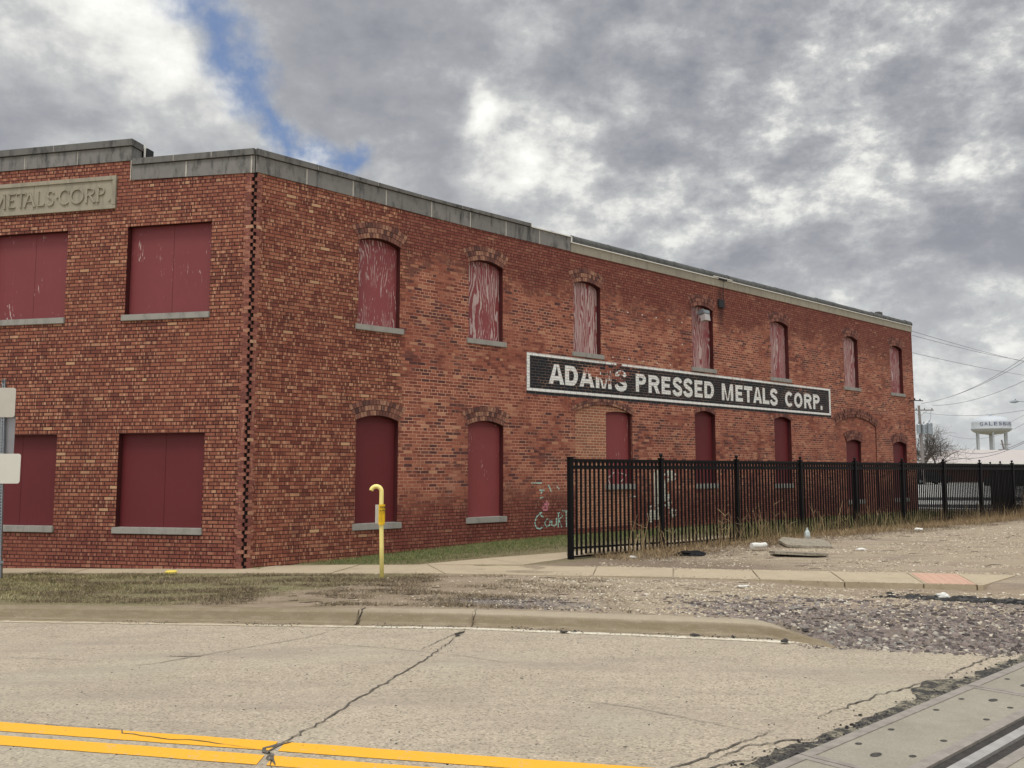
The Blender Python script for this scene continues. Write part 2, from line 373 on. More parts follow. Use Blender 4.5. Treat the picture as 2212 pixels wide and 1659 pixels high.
def board_mat(name, c, peel, seed, wood=srgb(186, 166, 160), sheen=.55):
    """red painted plywood; where the paint has weathered off, the wood grain shows pale"""
    m, nt, b = mat(name)
    vec = nt.node('ShaderNodeTexCoord').outputs['Object']
    v = nt.vm('ADD', vec, (seed*3.1, 0, seed*1.7))
    x, y, z = nt.sep(v)[0:3]
    wp = nt.noise(nt.comb(nt.m('MULTIPLY', x, 2.6), 0.0, nt.m('MULTIPLY', z, .6)), 1.0, 2, .5)
    wp2 = nt.noise(nt.comb(nt.m('MULTIPLY', x, 9.0), 0.0, nt.m('MULTIPLY', z, 1.5)), 1.0, 3, .5)
    ph = nt.m('ADD', nt.m('MULTIPLY', x, 95.0), nt.m('ADD', nt.m('MULTIPLY', wp, 60.0), nt.m('MULTIPLY', wp2, 11.0)))
    g = nt.m('ADD', nt.m('MULTIPLY', nt.m('SINE', ph), .5), .5)
    zone = nt.noise(nt.vm('MULTIPLY', v, (2.2, 1, 1.0)), 1.1, 3, .6)
    crumb = nt.noise(nt.vm('MULTIPLY', v, (1, 1, .22)), 42, 4, .7)
    k = nt.m('ADD', nt.m('MULTIPLY', g, .42), nt.m('ADD', nt.m('MULTIPLY', crumb, .55), nt.m('MULTIPLY', zone, .75)))
    th = 1.20-peel*.40
    mask = nt.ss(k, th-.03, th+.05, 0, .85) if peel > 0 else 0.0
    base = nt.mix(nt.ss(nt.noise(v, 1.2, 3), .3, .7, 0, .4), c, tuple(q*1.2 for q in c))
    base = nt.mix(nt.ss(nt.noise(nt.vm('MULTIPLY', v, (1, 1, .06)), 90, 2), .35, .7, 0, .16), base, tuple(q*.6 for q in c))
    col = nt.mix(mask, base, wood) if peel > 0 else base
    nt.l.new(col, b.inputs['Base Color']); b.inputs['Roughness'].default_value = sheen
    nt.l.new(nt.node('ShaderNodeBump', {'Height': nt.m('ADD', crumb, g if peel > .2 else 0.0), 'Strength': .25, 'Distance': .003}).outputs[0], b.inputs['Normal'])
    return m
RED_UP = srgb(126, 58, 60); RED_LO = srgb(98, 36, 39); RED_MID = srgb(130, 62, 62)
M_bF = board_mat('faded_red_board', srgb(120, 56, 58), 0.0, 1)
M_bF2 = board_mat('scuffed_red_board', srgb(120, 56, 58), .06, 2)
M_bL = board_mat('dark_red_board', RED_LO, 0.0, 3)
M_bLm = board_mat('dull_red_board', RED_MID, .03, 4)
M_bU = [board_mat('weathered_board_%s' % n, srgb(132, 66, 68), p, 5+i) for i, (n, p) in enumerate([('flaked', .42), ('peeling', .58), ('grained', .92), ('streaked', .72), ('faded', .66), ('bare', .84), ('worn', .60)])]
M_jamb = plain('painted_reveal', srgb(74, 28, 28), .8, .3)
M_white = plain('white_paint', srgb(214, 212, 204), .6, .1)
M_whitem = plain('white_metal_trim', srgb(222, 220, 212), .5, .08)
M_black = plain('black_coated_steel', (.003, .003, .004), .55, .3, 6)
M_black.node_tree.nodes['Principled BSDF'].inputs['Specular IOR Level'].default_value = .18
M_stone_dark = plain('dark_pebble', (.055, .05, .046), .9, .4, 20)
M_galv = plain('galvanised_steel', srgb(150, 156, 160), .45, .25, 25, .6)
M_darkmetal = plain('dark_metal', (.02, .02, .022), .6, .2)
M_yellow = plain('yellow_pipe', srgb(244, 226, 140), .45, .12, 8)
M_signyellow = plain('yellow_plate', srgb(228, 182, 30), .4, .08)
M_ink = plain('black_ink', (.03, .025, .02), .6, .1)
M_roof = plain('roof_membrane', srgb(120, 120, 118), .9, .2)
M_alu = plain('sign_back_aluminium', srgb(150, 148, 150), .35, .12, 3, .5)
M_signwhiteface = plain('pale_sign_face', srgb(212, 208, 196), .45, .05, 2)
M_signbeige = plain('sign_back_beige', srgb(190, 184, 172), .5, .07, 2)
def ground_mat():
    m, nt, b = mat('verge_ground')
    vec = nt.node('ShaderNodeTexCoord').outputs['Object']
    x, y, z = nt.sep(vec)[0:3]; s = nt.m('ADD', y, nt.m('MULTIPLY', x, .22))
    n1 = nt.noise(vec, .7, 5, .6); n2 = nt.noise(vec, 4, 5, .65); n3 = nt.noise(vec, 28, 4, .65); n4 = nt.noise(vec, 95, 3, .6)
    streaks = nt.noise(nt.vm('MULTIPLY', vec, (.8, 3.2, 1)), 1.6, 5, .7)
    dirt = nt.mix(n2, srgb(132, 117, 98), srgb(166, 150, 128))
    dirt = nt.mix(nt.ss(n3, .35, .75, 0, .5), dirt, srgb(104, 90, 74))
    dirt = nt.mix(nt.ss(streaks, .58, .70, 0, .55), dirt, srgb(84, 72, 60))
    gravel = nt.mix(nt.ss(n4, .35, .65), srgb(116, 102, 86), srgb(190, 176, 150))
    gravel = nt.mix(nt.ss(n3, .45, .8, 0, .4), gravel, srgb(122, 108, 98))
    gravel = nt.mix(nt.ss(nt.noise(nt.vm('MULTIPLY', vec, (.7, 2, 1)), .9, 4, .6), .5, .68, 0, .45), gravel, srgb(158, 138, 126))
    # bare brown dirt: a band next to the walk at the right, drifts across the verge, the foot of the fence
    db = nt.noise(nt.vm('MULTIPLY', vec, (.55, 1.9, 1)), 1.0, 5, .65)
    band = nt.m('MAXIMUM', nt.m('MULTIPLY', nt.ss(x, 2.4, 3.6), nt.m('MULTIPLY', nt.ss(s, 12.2, 12.9), nt.ss(s, 14.6, 14.2))), nt.ss(db, .50, .62, 0, .85))
    fd = nt.m('SUBTRACT', nt.m('MULTIPLY', nt.m('SUBTRACT', x, 1.06), .6514), nt.m('MULTIPLY', nt.m('SUBTRACT', y, 16.33), .7587))
    fm = nt.m('MULTIPLY', nt.m('MULTIPLY', nt.ss(nt.m('ADD', fd, nt.m('MULTIPLY', nt.m('SUBTRACT', n2, .5), 1.6)), 1.5, .6), nt.ss(fd, -2.2, -.4)), nt.ss(s, 15.4, 15.7))
    fm = nt.m('MAXIMUM', fm, nt.m('MULTIPLY', nt.m('MULTIPLY', nt.ss(s, 15.3, 15.6), nt.ss(s, 17.6, 16.4)), nt.m('MULTIPLY', nt.ss(x, 5.5, 3.4), nt.ss(x, .2, .8))))
    dk = nt.mix(nt.ss(n3, .35, .7), srgb(92, 78, 64), srgb(140, 124, 104))
    gravel = nt.mix(nt.m('MULTIPLY', band, .75), gravel, nt.mix(n3, srgb(120, 104, 86), srgb(160, 144, 122)))
    gravel = nt.mix(nt.m('MULTIPLY', fm, .85), gravel, dk)
    # bed under the spilled ballast
    bs_ = nt.m('ADD', s, nt.m('MULTIPLY', nt.m('SUBTRACT', n2, .5), 1.4))
    bm_ = nt.m('MULTIPLY', nt.m('MULTIPLY', nt.ss(bs_, 9.5, 9.9), nt.ss(bs_, 12.0, 11.2)), nt.ss(nt.m('ADD', x, nt.m('MULTIPLY', nt.m('SUBTRACT', n1, .5), 2)), 1.8, 3.4))
    gravel = nt.mix(nt.m('MULTIPLY', bm_, .85), gravel, nt.mix(n3, srgb(72, 65, 60), srgb(126, 114, 102)))
    grass = nt.mix(nt.ss(nt.noise(vec, 45, 4, .7), .35, .65), srgb(78, 74, 48), srgb(142, 134, 98))
    gm = nt.ss(nt.m('ADD', x, nt.m('MULTIPLY', nt.m('SUBTRACT', n1, .5), 6)), -.8, 1.6)
    deadm = nt.m('MULTIPLY', nt.ss(x, 1.0, -2.5), nt.m('MULTIPLY', nt.ss(nt.noise(nt.vm('MULTIPLY', vec, (.7, 1.8, 1)), 1.5, 5, .7), .45, .6), nt.ss(s, 15, 14)))
    col = nt.mix(gm, dirt, gravel)
    col = nt.mix(nt.m('MULTIPLY', deadm, .75), col, nt.mix(nt.ss(n3, .3, .7), srgb(84, 72, 56), srgb(134, 120, 92)))
    pt = nt.vm('LENGTH', nt.vm('MULTIPLY', nt.vm('SUBTRACT', nt.comb(x, s, 0.0), (.1, 11.15, 0)), (.8, 1.9, 0)))
    col = nt.mix(nt.ss(nt.m('ADD', pt, nt.m('MULTIPLY', nt.m('SUBTRACT', n2, .5), .8)), 1.0, .3, 0, .7), col, nt.mix(n4, srgb(72, 70, 72), srgb(128, 126, 122)))
    pd = nt.vm('LENGTH', nt.vm('MULTIPLY', nt.vm('SUBTRACT', nt.comb(x, s, 0.0), (7.0, 12.6, 0)), (.45, 1.3, 0)))
    col = nt.mix(nt.ss(nt.m('ADD', pd, nt.m('MULTIPLY', nt.m('SUBTRACT', n2, .5), .9)), 1.0, .5, 0, .85), col, (.03, .028, .028))
    ps = nt.noise(nt.vm('MULTIPLY', vec, (.5, 1.6, 1)), 1.3, 5, .7)
    col = nt.mix(nt.m('MULTIPLY', gm, nt.ss(ps, .50, .62, 0, .55)), col, nt.mix(n3, srgb(96, 84, 76), srgb(150, 132, 118)))
    gl = nt.m('MULTIPLY', nt.ss(nt.m('ADD', nt.m('ADD', x, nt.m('MULTIPLY', nt.m('SUBTRACT', n2, .5), 5)), nt.m('MULTIPLY', nt.m('SUBTRACT', n1, .5), 6)), -4.5, -7.0), nt.ss(s, 16, 15))
    wallside = nt.m('MULTIPLY', nt.ss(nt.m('SUBTRACT', y, nt.m('MULTIPLY', x, .858)), 14.8, 15.6), nt.ss(y, 32, 30))
    grm = nt.m('MAXIMUM', gl, wallside)
    grm = nt.m('MAXIMUM', nt.m('MULTIPLY', gl, .62), wallside)
    col = nt.mix(nt.m('MULTIPLY', grm, .85), col, grass)
    far = nt.ss(y, 34, 60)
    col = nt.mix(far, col, srgb(128, 120, 96))
    nt.l.new(col, b.inputs['Base Color']); b.inputs['Roughness'].default_value = .95
    h = nt.m('ADD', nt.m('MULTIPLY', n3, .6), nt.m('ADD', n4, nt.m('MULTIPLY', n2, 1.0)))
    nt.l.new(nt.node('ShaderNodeBump', {'Height': h, 'Strength': .8, 'Distance': .02}).outputs[0], b.inputs['Normal'])
    return m
M_ground = ground_mat()
def concrete_mat(name, c0, c1, agg=True, scale=1.0, dark=.3, streak=False):
    m, nt, b = mat(name)
    vec = nt.node('ShaderNodeTexCoord').outputs['Object']
    n1 = nt.noise(vec, .5*scale, 4, .6); n2 = nt.noise(vec, 3*scale, 4, .6); n4 = nt.noise(vec, 85, 3, .65)
    vor = nt.node('ShaderNodeTexVoronoi', {'Vector': vec, 'Scale': 70.0}); vr = nt.sep(vor.outputs['Color'])[0]
    c = nt.mix(n2, c0, c1)
    c = nt.mix(nt.ss(n1, .45, .7, 0, .4), c, tuple(q*.82 for q in c0))
    if agg:
        c = nt.mix(nt.ss(vr, .72, 1.0, 0, .36), c, tuple(min(.8, q*1.6) for q in c1))
        c = nt.mix(nt.ss(vr, .30, .0, 0, dark*1.6), c, tuple(q*.35 for q in c0))
    c = nt.mix(nt.ss(n4, .35, .8, 0, dark), c, tuple(q*.45 for q in c0))
    if streak:
        g = nt.noise(nt.vm('MULTIPLY', vec, (.5, 2.5, 1)), 1.2, 4, .6)
        c = nt.mix(nt.ss(g, .48, .70, 0, .38), c, srgb(132, 122, 108))
        sx, sy, sz_ = nt.sep(vec)[0:3]; rs_ = nt.m('ADD', nt.m('ADD', sy, nt.m('MULTIPLY', sx, .22)), nt.m('MULTIPLY', nt.m('SUBTRACT', n1, .5), .5))
        for c0_ in (6.55, 8.35): c = nt.mix(nt.m('MULTIPLY', nt.ss(nt.m('ABSOLUTE', nt.m('SUBTRACT', rs_, c0_)), .55, .05, 0, .30), nt.ss(g, .3, .6)), c, srgb(140, 128, 116))
        blot = nt.noise(vec, 1.7, 3, .5)
        c = nt.mix(nt.ss(blot, .66, .74, 0, .35), c, srgb(120, 108, 98))
        g2 = nt.noise(vec, .45, 2, .5)
        c = nt.mix(nt.ss(g2, .52, .66, 0, .3), c, srgb(158, 154, 134))
        pits = nt.node('ShaderNodeTexVoronoi', {'Vector': vec, 'Scale': 2.3}, feature='F1')
        c = nt.mix(nt.ss(pits.outputs['Distance'], .05, .028, 0, .85), c, (.03, .028, .026))
    nt.l.new(c, b.inputs['Base Color']); b.inputs['Roughness'].default_value = .9
    nt.l.new(nt.node('ShaderNodeBump', {'Height': nt.m('ADD', n4, vr) if agg else n4, 'Strength': .5 if agg else .25, 'Distance': .004}).outputs[0], b.inputs['Normal'])
    return m
M_road = concrete_mat('exposed_aggregate_concrete', srgb(158, 146, 127), srgb(176, 163, 143), True, 1, .45, True)
M_kerb0 = None
M_kerb = concrete_mat('kerb_concrete', srgb(146, 134, 114), srgb(168, 155, 134), False, 2, .4)
M_walk = concrete_mat('walk_concrete', srgb(160, 146, 122), srgb(184, 168, 142), False, 2.2, .35)
M_xpanel = concrete_mat('crossing_concrete', srgb(134, 128, 114), srgb(156, 149, 134), False, 2, .4)
M_slab = concrete_mat('broken_slab_concrete', srgb(128, 119, 104), srgb(168, 158, 140), True, 4, .5)
M_lot = concrete_mat('lot_concrete', srgb(186, 184, 178), srgb(206, 204, 198), False, .3, .15)
M_asphedge = None
M_asph = plain('old_asphalt', (.055, .050, .048), .95, .5, 60, 0, 1.0)
M_asphlot = plain('lot_asphalt', (.06, .06, .062), .95, .3, 3)
M_crack = plain('crack_dirt', (.045, .038, .032), .95, .5, 40)
M_roadcrack = plain('road_crack_dirt', (.14, .122, .10), .95, .8, 30)
M_bed = plain('dark_bed', (.05, .045, .04), .95, .5, 30)
M_crackl = plain('hairline_crack_dirt', (.21, .185, .15), .95, .5, 40)
M_steel = plain('steel_edge', srgb(150, 142, 132), .6, .3, 10, .15)
M_railtop = plain('polished_rail', srgb(190, 186, 180), .45, .3, 8, .6)
M_rust = plain('rusty_rail', srgb(86, 62, 50), .8, .4, 20)
M_tactile = concrete_mat('red_tactile_concrete', srgb(184, 150, 130), srgb(196, 158, 136), False, 2, .3)
def line_mat(name, c, wear):
    m, nt, b = mat(name)
    vec = nt.node('ShaderNodeTexCoord').outputs['Object']
    n = nt.noise(vec, 26, 5, .7); n2 = nt.noise(vec, 3, 4, .6)
    vor = nt.node('ShaderNodeTexVoronoi', {'Vector': vec, 'Scale': 70.0}); vr = nt.sep(vor.outputs['Color'])[0]
    k = nt.m('ADD', nt.m('MULTIPLY', n, .6), nt.m('ADD', nt.m('MULTIPLY', n2, .3), nt.m('MULTIPLY', vr, .12)))
    if wear > .4: k = nt.m('SUBTRACT', k, nt.ss(nt.sep(vec)[0], -1.0, -3.0, 0, .10))
    col = nt.mix(nt.ss(k, wear+.05, wear-.03), c, srgb(170, 156, 132))
    col = nt.mix(nt.ss(n, .3, .8, 0, .25), col, tuple(q*.7 for q in c))
    nt.l.new(col, b.inputs['Base Color']); b.inputs['Roughness'].default_value = .7
    return m
M_lineY = line_mat('yellow_road_paint', srgb(224, 164, 46), .38)
M_lineW = line_mat('white_road_paint', srgb(208, 201, 182), .49)
def island_mat(name, stops, rough=.9, trans=0.0):
    m, nt, b = mat(name)
    g = nt.node('ShaderNodeNewGeometry').outputs['Random Per Island']
    nt.l.new(nt.ramp(g, stops), b.inputs['Base Color']); b.inputs['Roughness'].default_value = rough
    return m
M_pebble = island_mat('pale_gravel', [(0, srgb(112, 98, 84)), (.3, srgb(146, 132, 114)), (.7, srgb(176, 163, 141)), (.97, srgb(194, 184, 163)), (1, srgb(220, 214, 200))])
M_ballast = island_mat('purple_grey_ballast', [(0, srgb(60, 54, 52)), (.35, srgb(100, 90, 86)), (.7, srgb(128, 115, 108)), (.9, srgb(120, 117, 110)), (1, srgb(186, 176, 160))])
M_chunk = island_mat('asphalt_crumbs', [(0, (.012, .011, .011)), (.6, (.035, .032, .03)), (1, (.09, .085, .08))])
M_grass = island_mat('green_grass', [(0, srgb(66, 66, 40)), (.35, srgb(98, 94, 56)), (.6, srgb(132, 120, 80)), (.85, srgb(170, 156, 112)), (1, srgb(196, 182, 142))])
M_grassG = island_mat('greener_grass', [(0, srgb(66, 82, 44)), (.5, srgb(92, 106, 58)), (.85, srgb(124, 128, 78)), (1, srgb(170, 158, 112))])
M_dry = island_mat('dry_weed', [(0, srgb(92, 76, 58)), (.4, srgb(134, 112, 84)), (.8, srgb(164, 140, 106)), (1, srgb(188, 168, 130))])
M_duff = island_mat('matted_dead_grass', [(0, srgb(66, 55, 44)), (.5, srgb(104, 90, 70)), (.85, srgb(140, 124, 98)), (1, srgb(174, 158, 128))])
M_bark = plain('grey_bark', srgb(88, 80, 74), .9, .3, 8)
M_pole = plain('weathered_pole', srgb(128, 120, 116), .9, .25, 8)
M_wire = plain('wire', srgb(138, 138, 142), .6, .1)
M_tower = plain('pale_tank_paint', srgb(180, 184, 188), .5, .04, .2)
M_towertext = plain('tank_lettering', srgb(96, 98, 130), .5, .05)

def edge_mat():
    m, nt, b = mat('ravelled_asphalt')
    vec = nt.node('ShaderNodeTexCoord').outputs['Object']
    n = nt.noise(vec, 14, 5, .75); n2 = nt.noise(vec, 70, 3, .6); n3 = nt.noise(vec, 3, 3, .6)
    c = nt.mix(nt.ss(n2, .35, .7), (.022, .02, .019), (.10, .092, .082))
    k = nt.ss(nt.m('ADD', nt.m('MULTIPLY', n, .7), nt.m('MULTIPLY', n3, .4)), .50, .66)
    c = nt.mix(k, c, srgb(146, 138, 118))
    nt.l.new(c, b.inputs['Base Color']); b.inputs['Roughness'].default_value = .95
    nt.l.new(nt.node('ShaderNodeBump', {'Height': nt.m('ADD', n, n2), 'Strength': 1.0, 'Distance': .02}).outputs[0], b.inputs['Normal'])
    return m
M_asphedge = edge_mat()

# dirt stains plus painted-in shade, darkening the lower part of the kerb face
_nt = NT(M_kerb.node_tree); _b = _nt.n['Principled BSDF']; _src = _b.inputs['Base Color'].links[0].from_socket
_v = _nt.node('ShaderNodeTexCoord').outputs['Object']; _x, _y, _z = _nt.sep(_v)[0:3]
_g = _nt.noise(_nt.vm('MULTIPLY', _v, (2.0, 2.0, 9)), 2.0, 5, .7)
_k = _nt.m('MULTIPLY', _nt.ss(_nt.m('ADD', _z, _nt.m('MULTIPLY', _nt.m('SUBTRACT', _g, .5), .08)), .0, -.05), _nt.ss(_g, .2, .6, .35, .8))
_c = _nt.mix(_k, _src, srgb(112, 98, 76))
_c = _nt.mix(_nt.ss(_nt.noise(_v, 60, 3, .6), .62, .75, 0, .5), _c, srgb(206, 194, 166))
_nt.l.new(_c, _b.inputs['Base Color'])
# ================================================================= ground, road, kerb, walks
def frange(a, b, n): return [a+(b-a)*i/n for i in range(n+1)]
xb = [-3000, -800, -250, -100, -50, -30, -22, -17]+frange(-14, 10, 80)+frange(10.5, 34, 40)+[40, 50, 70, 100, 200, 500, 1200, 3000]
sb = [-3000, -600, -120, -40, -12, 0]+frange(1, 9.4, 14)+[9.7, 10.0, 10.2, 10.335, 10.405, 10.55, 10.8]+frange(11, 18, 42)+frange(18.5, 40, 36)+[45, 55, 70, 100, 150, 300, 800, 3000]
b = MB()
for s in sb:
    for x in xb: b.v.append(tuple(S(x, s, gz(x, s)-(.03 if s < 9.95 else 0.0))))
nx = len(xb)
for j in range(len(sb)-1):
    for i in range(nx-1): b.f.append((j*nx+i, j*nx+i+1, (j+1)*nx+i+1, (j+1)*nx+i))
tag(b.build('ground', M_ground, smooth=True, recalc=False), kind='structure')
b = MB(); rs = [-9, -3, 0, 2, 4, 5.5, 6.5, 7.5, 8.3, 9, 9.5, 9.97]; rx = [-60, -40, -25, -16, -12]+frange(-10, 10, 40)+[14, 20, 30, 60]
for s in rs:
    for x in rx: b.v.append(tuple(S(x, s, terr(x, s-.22*x)-.12)))
for j in range(len(rs)-1):
    for i in range(len(rx)-1): b.f.append((j*len(rx)+i, j*len(rx)+i+1, (j+1)*len(rx)+i+1, (j+1)*len(rx)+i))
road = tag(b.build('road', M_road, recalc=False), kind='structure')
def rz_(x, s): return terr(x, s-.22*x)-.12
def strip(name, pts, width, m, dz=.004, jit=0.0, sub=.08, edge=0.0, taper=False, parent=None, zf=rz_, build=True, b=None):
    """a painted line or a crack: ribbon lying on the surface; pts are (x, s)"""
    P_ = []
    for (a, c) in zip(pts[:-1], pts[1:]):
        n = max(1, int(math.hypot(c[0]-a[0], c[1]-a[1])/sub))
        for i in range(n): P_.append((a[0]+(c[0]-a[0])*i/n, a[1]+(c[1]-a[1])*i/n))
    P_.append(pts[-1])
    if jit:
        P_ = [(x+random.uniform(-jit, jit), s+random.uniform(-jit, jit)) for x, s in P_]
    b = b or MB(); k0 = len(b.v); n = len(P_)
    for i, (x, s) in enumerate(P_):
        a = P_[max(0, i-1)]; c = P_[min(n-1, i+1)]
        dx, ds = c[0]-a[0], c[1]-a[1]; L = math.hypot(dx, ds) or 1
        wd_ = width*.5*(1 if not taper else (min(1, 4*min(i, n-1-i)/n)+.15))*(1+random.uniform(-edge, edge))
        wd2 = width*.5*(1 if not taper else (min(1, 4*min(i, n-1-i)/n)+.15))*(1+random.uniform(-edge, edge))
        for q, w_ in ((-1, wd_), (1, wd2)):
            xx, s2 = x-q*ds/L*w_, s+q*dx/L*w_
            b.v.append(tuple(S(xx, s2, zf(xx, s2)+dz)))
    for i in range(n-1): b.f.append((k0+2*i, k0+2*i+1, k0+2*i+3, k0+2*i+2))
    return b.build(name, m, parent, recalc=False) if build else b
# painted lines (broken where the big crack crosses them)
for (s0, s1) in ((5.47, 5.33), (5.22, 5.07)):
    pass
b = MB()
for (xa, xc) in ((-16, -1.49), (-1.44, 1.9)):
    strip('', [(xa, 5.462), (xc, 5.462)], .185, None, edge=.03, sub=.12, build=False, b=b)
o = b.build('yellow_line', M_lineY, road, recalc=False)
b = MB()
for (xa, xc) in ((-16, -1.50), (-1.44, 1.5)):
    strip('', [(xa, 5.192), (xc, 5.192)], .18, None, edge=.03, sub=.12, build=False, b=b)
o = b.build('yellow_line', M_lineY, road, recalc=False)
strip('white_line', [(-30, 9.92), (-5, 9.90), (-.6, 9.88), (1.4, 9.87), (3.05, 9.80)], .12, M_lineW, edge=.25, parent=road)
def crack(pts, wdt, jit=.02, m=M_roadcrack, dz=.007, **k): return strip('crack', pts, wdt*.72, m, dz=dz, jit=jit, sub=.06, edge=.7, taper=True, parent=road, **k)
def xs(x, y): return (x, y+.22*x)
crack([(-.50, 9.83), (-.62, 9.1), (-.80, 8.2), (-1.0, 7.4), (-1.2, 6.6), (-1.30, 6.05), (-1.44, 5.6), (-1.50, 5.36), (-1.40, 5.05), (-1.3, 4.5)], .017, .016)
crack([(-.50, 9.83), (-.72, 9.2), (-.9, 8.6)], .012, .012, M_crackl)
crack([(-.52, 9.7), (-.60, 9.55), (-.55, 9.45), (-.62, 9.38)], .07, .03, M_crack)
crack([(-1.38, 5.58), (-1.55, 5.40), (-1.47, 5.3), (-1.40, 5.1)], .04, .02)
crack([(-1.55, 5.36), (-1.8, 5.42), (-2.0, 5.46), (-2.2, 5.44), (-2.55, 5.50), (-2.6, 5.58), (-3.1, 5.56), (-3.6, 5.6)], .012, .008)
crack([(-1.88, 9.95), (-2.1, 9.3), (-2.34, 8.99), (-2.88, 8.31), (-3.29, 7.67), (-3.75, 7.36)], .013, .012, M_crackl)
crack([(-2.34, 8.99), (-1.2, 8.7), (-.3, 8.35), (.4, 8.0)], .008, .01, M_crackl)
crack([(-6, 7.6), (-4.8, 7.75), (-3.6, 7.72)], .008, .01, M_crackl)
crack([(.2, 7.1), (.9, 6.9), (1.5, 6.5), (1.9, 6.25)], .008, .01, M_crackl)
crack([(-3.35, 8.05), (-3.1, 8.07), (-2.95, 8.10)], .035, .01, M_crackl)
for q in ([(.55, 4.9), (.95, 5.38), (1.37, 5.79), (1.76, 6.14)], [(1.2, 5.5), (1.5, 5.8), (1.99, 5.96), (2.1, 6.1)], [(2.14, 6.45), (2.42, 6.71), (2.79, 7.04), (3.57, 7.62)], [(3.6, 7.66), (4.2, 8.25), (5.03, 9.0)], [(1.0, 5.3), (1.35, 5.5), (1.65, 5.62)]):
    crack([xs(*p) for p in q], .016, .018)
# asphalt ravelling along the crossing
RD = Vector((.7355, .6775, 0)); RN = Vector((-.6775, .7355, 0))   # along the rails, towards the building side
def rc(t, p, z=0.0):
    q = RD*t+RN*p; return Vector((q.x, q.y, z))
p_out = Vector((1.53, 5.38, 0)).dot(RN)
b = MB(); n = 240
for i in range(n+1):
    t = -1+22*i/n
    wv = .10+.09*(mnoise.noise(Vector((t*1.1, 0, 0)))+.4)+.07*mnoise.noise(Vector((t*6, 2, 0)))+.04*mnoise.noise(Vector((t*22, 4, 0)))
    if 7.0 < t < 7.9: wv += .16*math.sin((t-7.0)/.9*math.pi)
    wv = max(.02, wv)
    for pp in (p_out-.02, p_out+wv):
        v = rc(t, pp); v.z = on(v.x, v.y) if v.y > 30 else terr(v.x, v.y)-.12; v.z += .006; b.v.append(tuple(v))
for i in range(n): b.f.append((2*i, 2*i+1, 2*i+3, 2*i+2))
b.build('asphalt_edge', M_asphedge, road, recalc=False)
# rolled kerb with gutter
prof = [(9.97, -.118), (10.12, -.120), (10.17, -.105), (10.20, -.06), (10.225, -.015), (10.25, 0), (10.30, .006), (10.44, .006), (10.49, -.004), (10.50, -.06)]
def kshift(x): return -.55*sm(2.35, 3.25, x)**1.3
def kh(x): return 1-.93*sm(2.62, 3.2, x)
cuts = [-24, -12.4, -1.78, -.44, 3.16]
b = MB()
for a, c in zip([-60]+cuts[:-1], cuts):
    gap_ = .003 if c != -1.78 else .014
    x0, x1 = a+.002, c-gap_
    n = max(2, int((x1-x0)/.12)); k0 = len(b.v)
    for i in range(n+1):
        x = x0+(x1-x0)*i/n
        for j, (s, z) in enumerate(prof):
            hh = z if z < -.1 else -.12+(z+.12)*kh(x)
            bx = x + (0 if i not in (0, n) else (.03*mnoise.noise(Vector((s*9, c if i else a, 0))) if (c if i else a) in (-1.78, -.44) else 0))
            wob = .004*mnoise.noise(Vector((x*5, s*9, 0)))
            b.v.append(tuple(S(bx, s+(kshift(x) if s > 10.0 else 0), hh+terr(x, s-.22*x)+wob)))
    m_ = len(prof)
    for i in range(n):
        for j in range(m_-1): b.f.append((k0+i*m_+j, k0+i*m_+j+1, k0+(i+1)*m_+j+1, k0+(i+1)*m_+j))
    b.f.append(tuple(k0+j for j in range(m_))); b.f.append(tuple(k0+n*m_+j for j in range(m_))[::-1])
kerb = tag(b.build('kerb', M_kerb, smooth=False), kind='structure')
for xk, w_ in ((-1.79, .018), (-.455, .006)):
    bb = MB(); pts = [(9.99, -.116), (10.12, -.117), (10.175, -.10), (10.205, -.055), (10.23, -.01), (10.30, .010), (10.44, .010)]
    for i, (s, z) in enumerate(pts):
        o_ = .05*(i/6)+.012*math.sin(i*2.1)
        for q in (-1, 1): bb.v.append(tuple(S(xk+o_+q*w_*.5, s-.004, z+.004+terr(xk, s))))
    for i in range(len(pts)-1): bb.f.append((2*i, 2*i+1, 2*i+3, 2*i+2))
    bb.build('crack', M_crack, kerb, recalc=False)
# sidewalk slabs
def slab(b, quad, th=.14, lift=.012):
    top = [Vector((x, y, terr(x, y)+lift)) for x, y in quad]
    lo = [v-Vector((0, 0, th)) for v in top]
    b.add(top+lo, [(0, 1, 2, 3), (7, 6, 5, 4)]+[(i, i+4, (i+1) % 4+4, (i+1) % 4) for i in range(4)])
def gp(px_, py_):
    z = 0.0
    for i in range(40):
        q = tg(px_, py_, 1.0)-Vector((0, 0, EYE)); t = (z-EYE)/q.z; z = .5*z+.5*terr(q.x*t, q.y*t)
    return (round(q.x*t, 3), round(q.y*t, 3))
# joints given in metres: (x, y) at the street edge and at the building edge of the walk
J = [((-17.0, 17.75), (-17.0, 19.15)), ((-13.2, 17.0), (-13.2, 18.4)), ((-11.2, 16.5), (-11.2, 17.95)), ((-9.4, 16.05), (-9.4, 17.3)), ((-7.6, 15.66), (-7.6, 16.85)), ((-5.9, 15.30), (-5.9, 16.45)),
     ((-4.30, 14.93), (-4.05, 16.0)), ((-2.92, 14.62), (-2.66, 15.82)), ((-1.05, 14.2), (-1.45, 15.62)), ((1.22, 13.74), (1.41, 15.04)), ((2.41, 13.57), (2.64, 14.83)), ((3.63, 13.30), (3.85, 14.58)),
     ((4.76, 13.0), (5.02, 14.32)), ((5.80, 12.80), (6.15, 14.15)), ((6.48, 12.66), (6.86, 14.0))]
b = MB(); g_ = .011
for (a, c) in zip(J[:-1], J[1:]):
    slab(b, [(a[0][0]+g_, a[0][1]), (c[0][0]-g_, c[0][1]), (c[1][0]-g_, c[1][1]), (a[1][0]+g_, a[1][1])], lift=.016+random.uniform(-.004, .004))
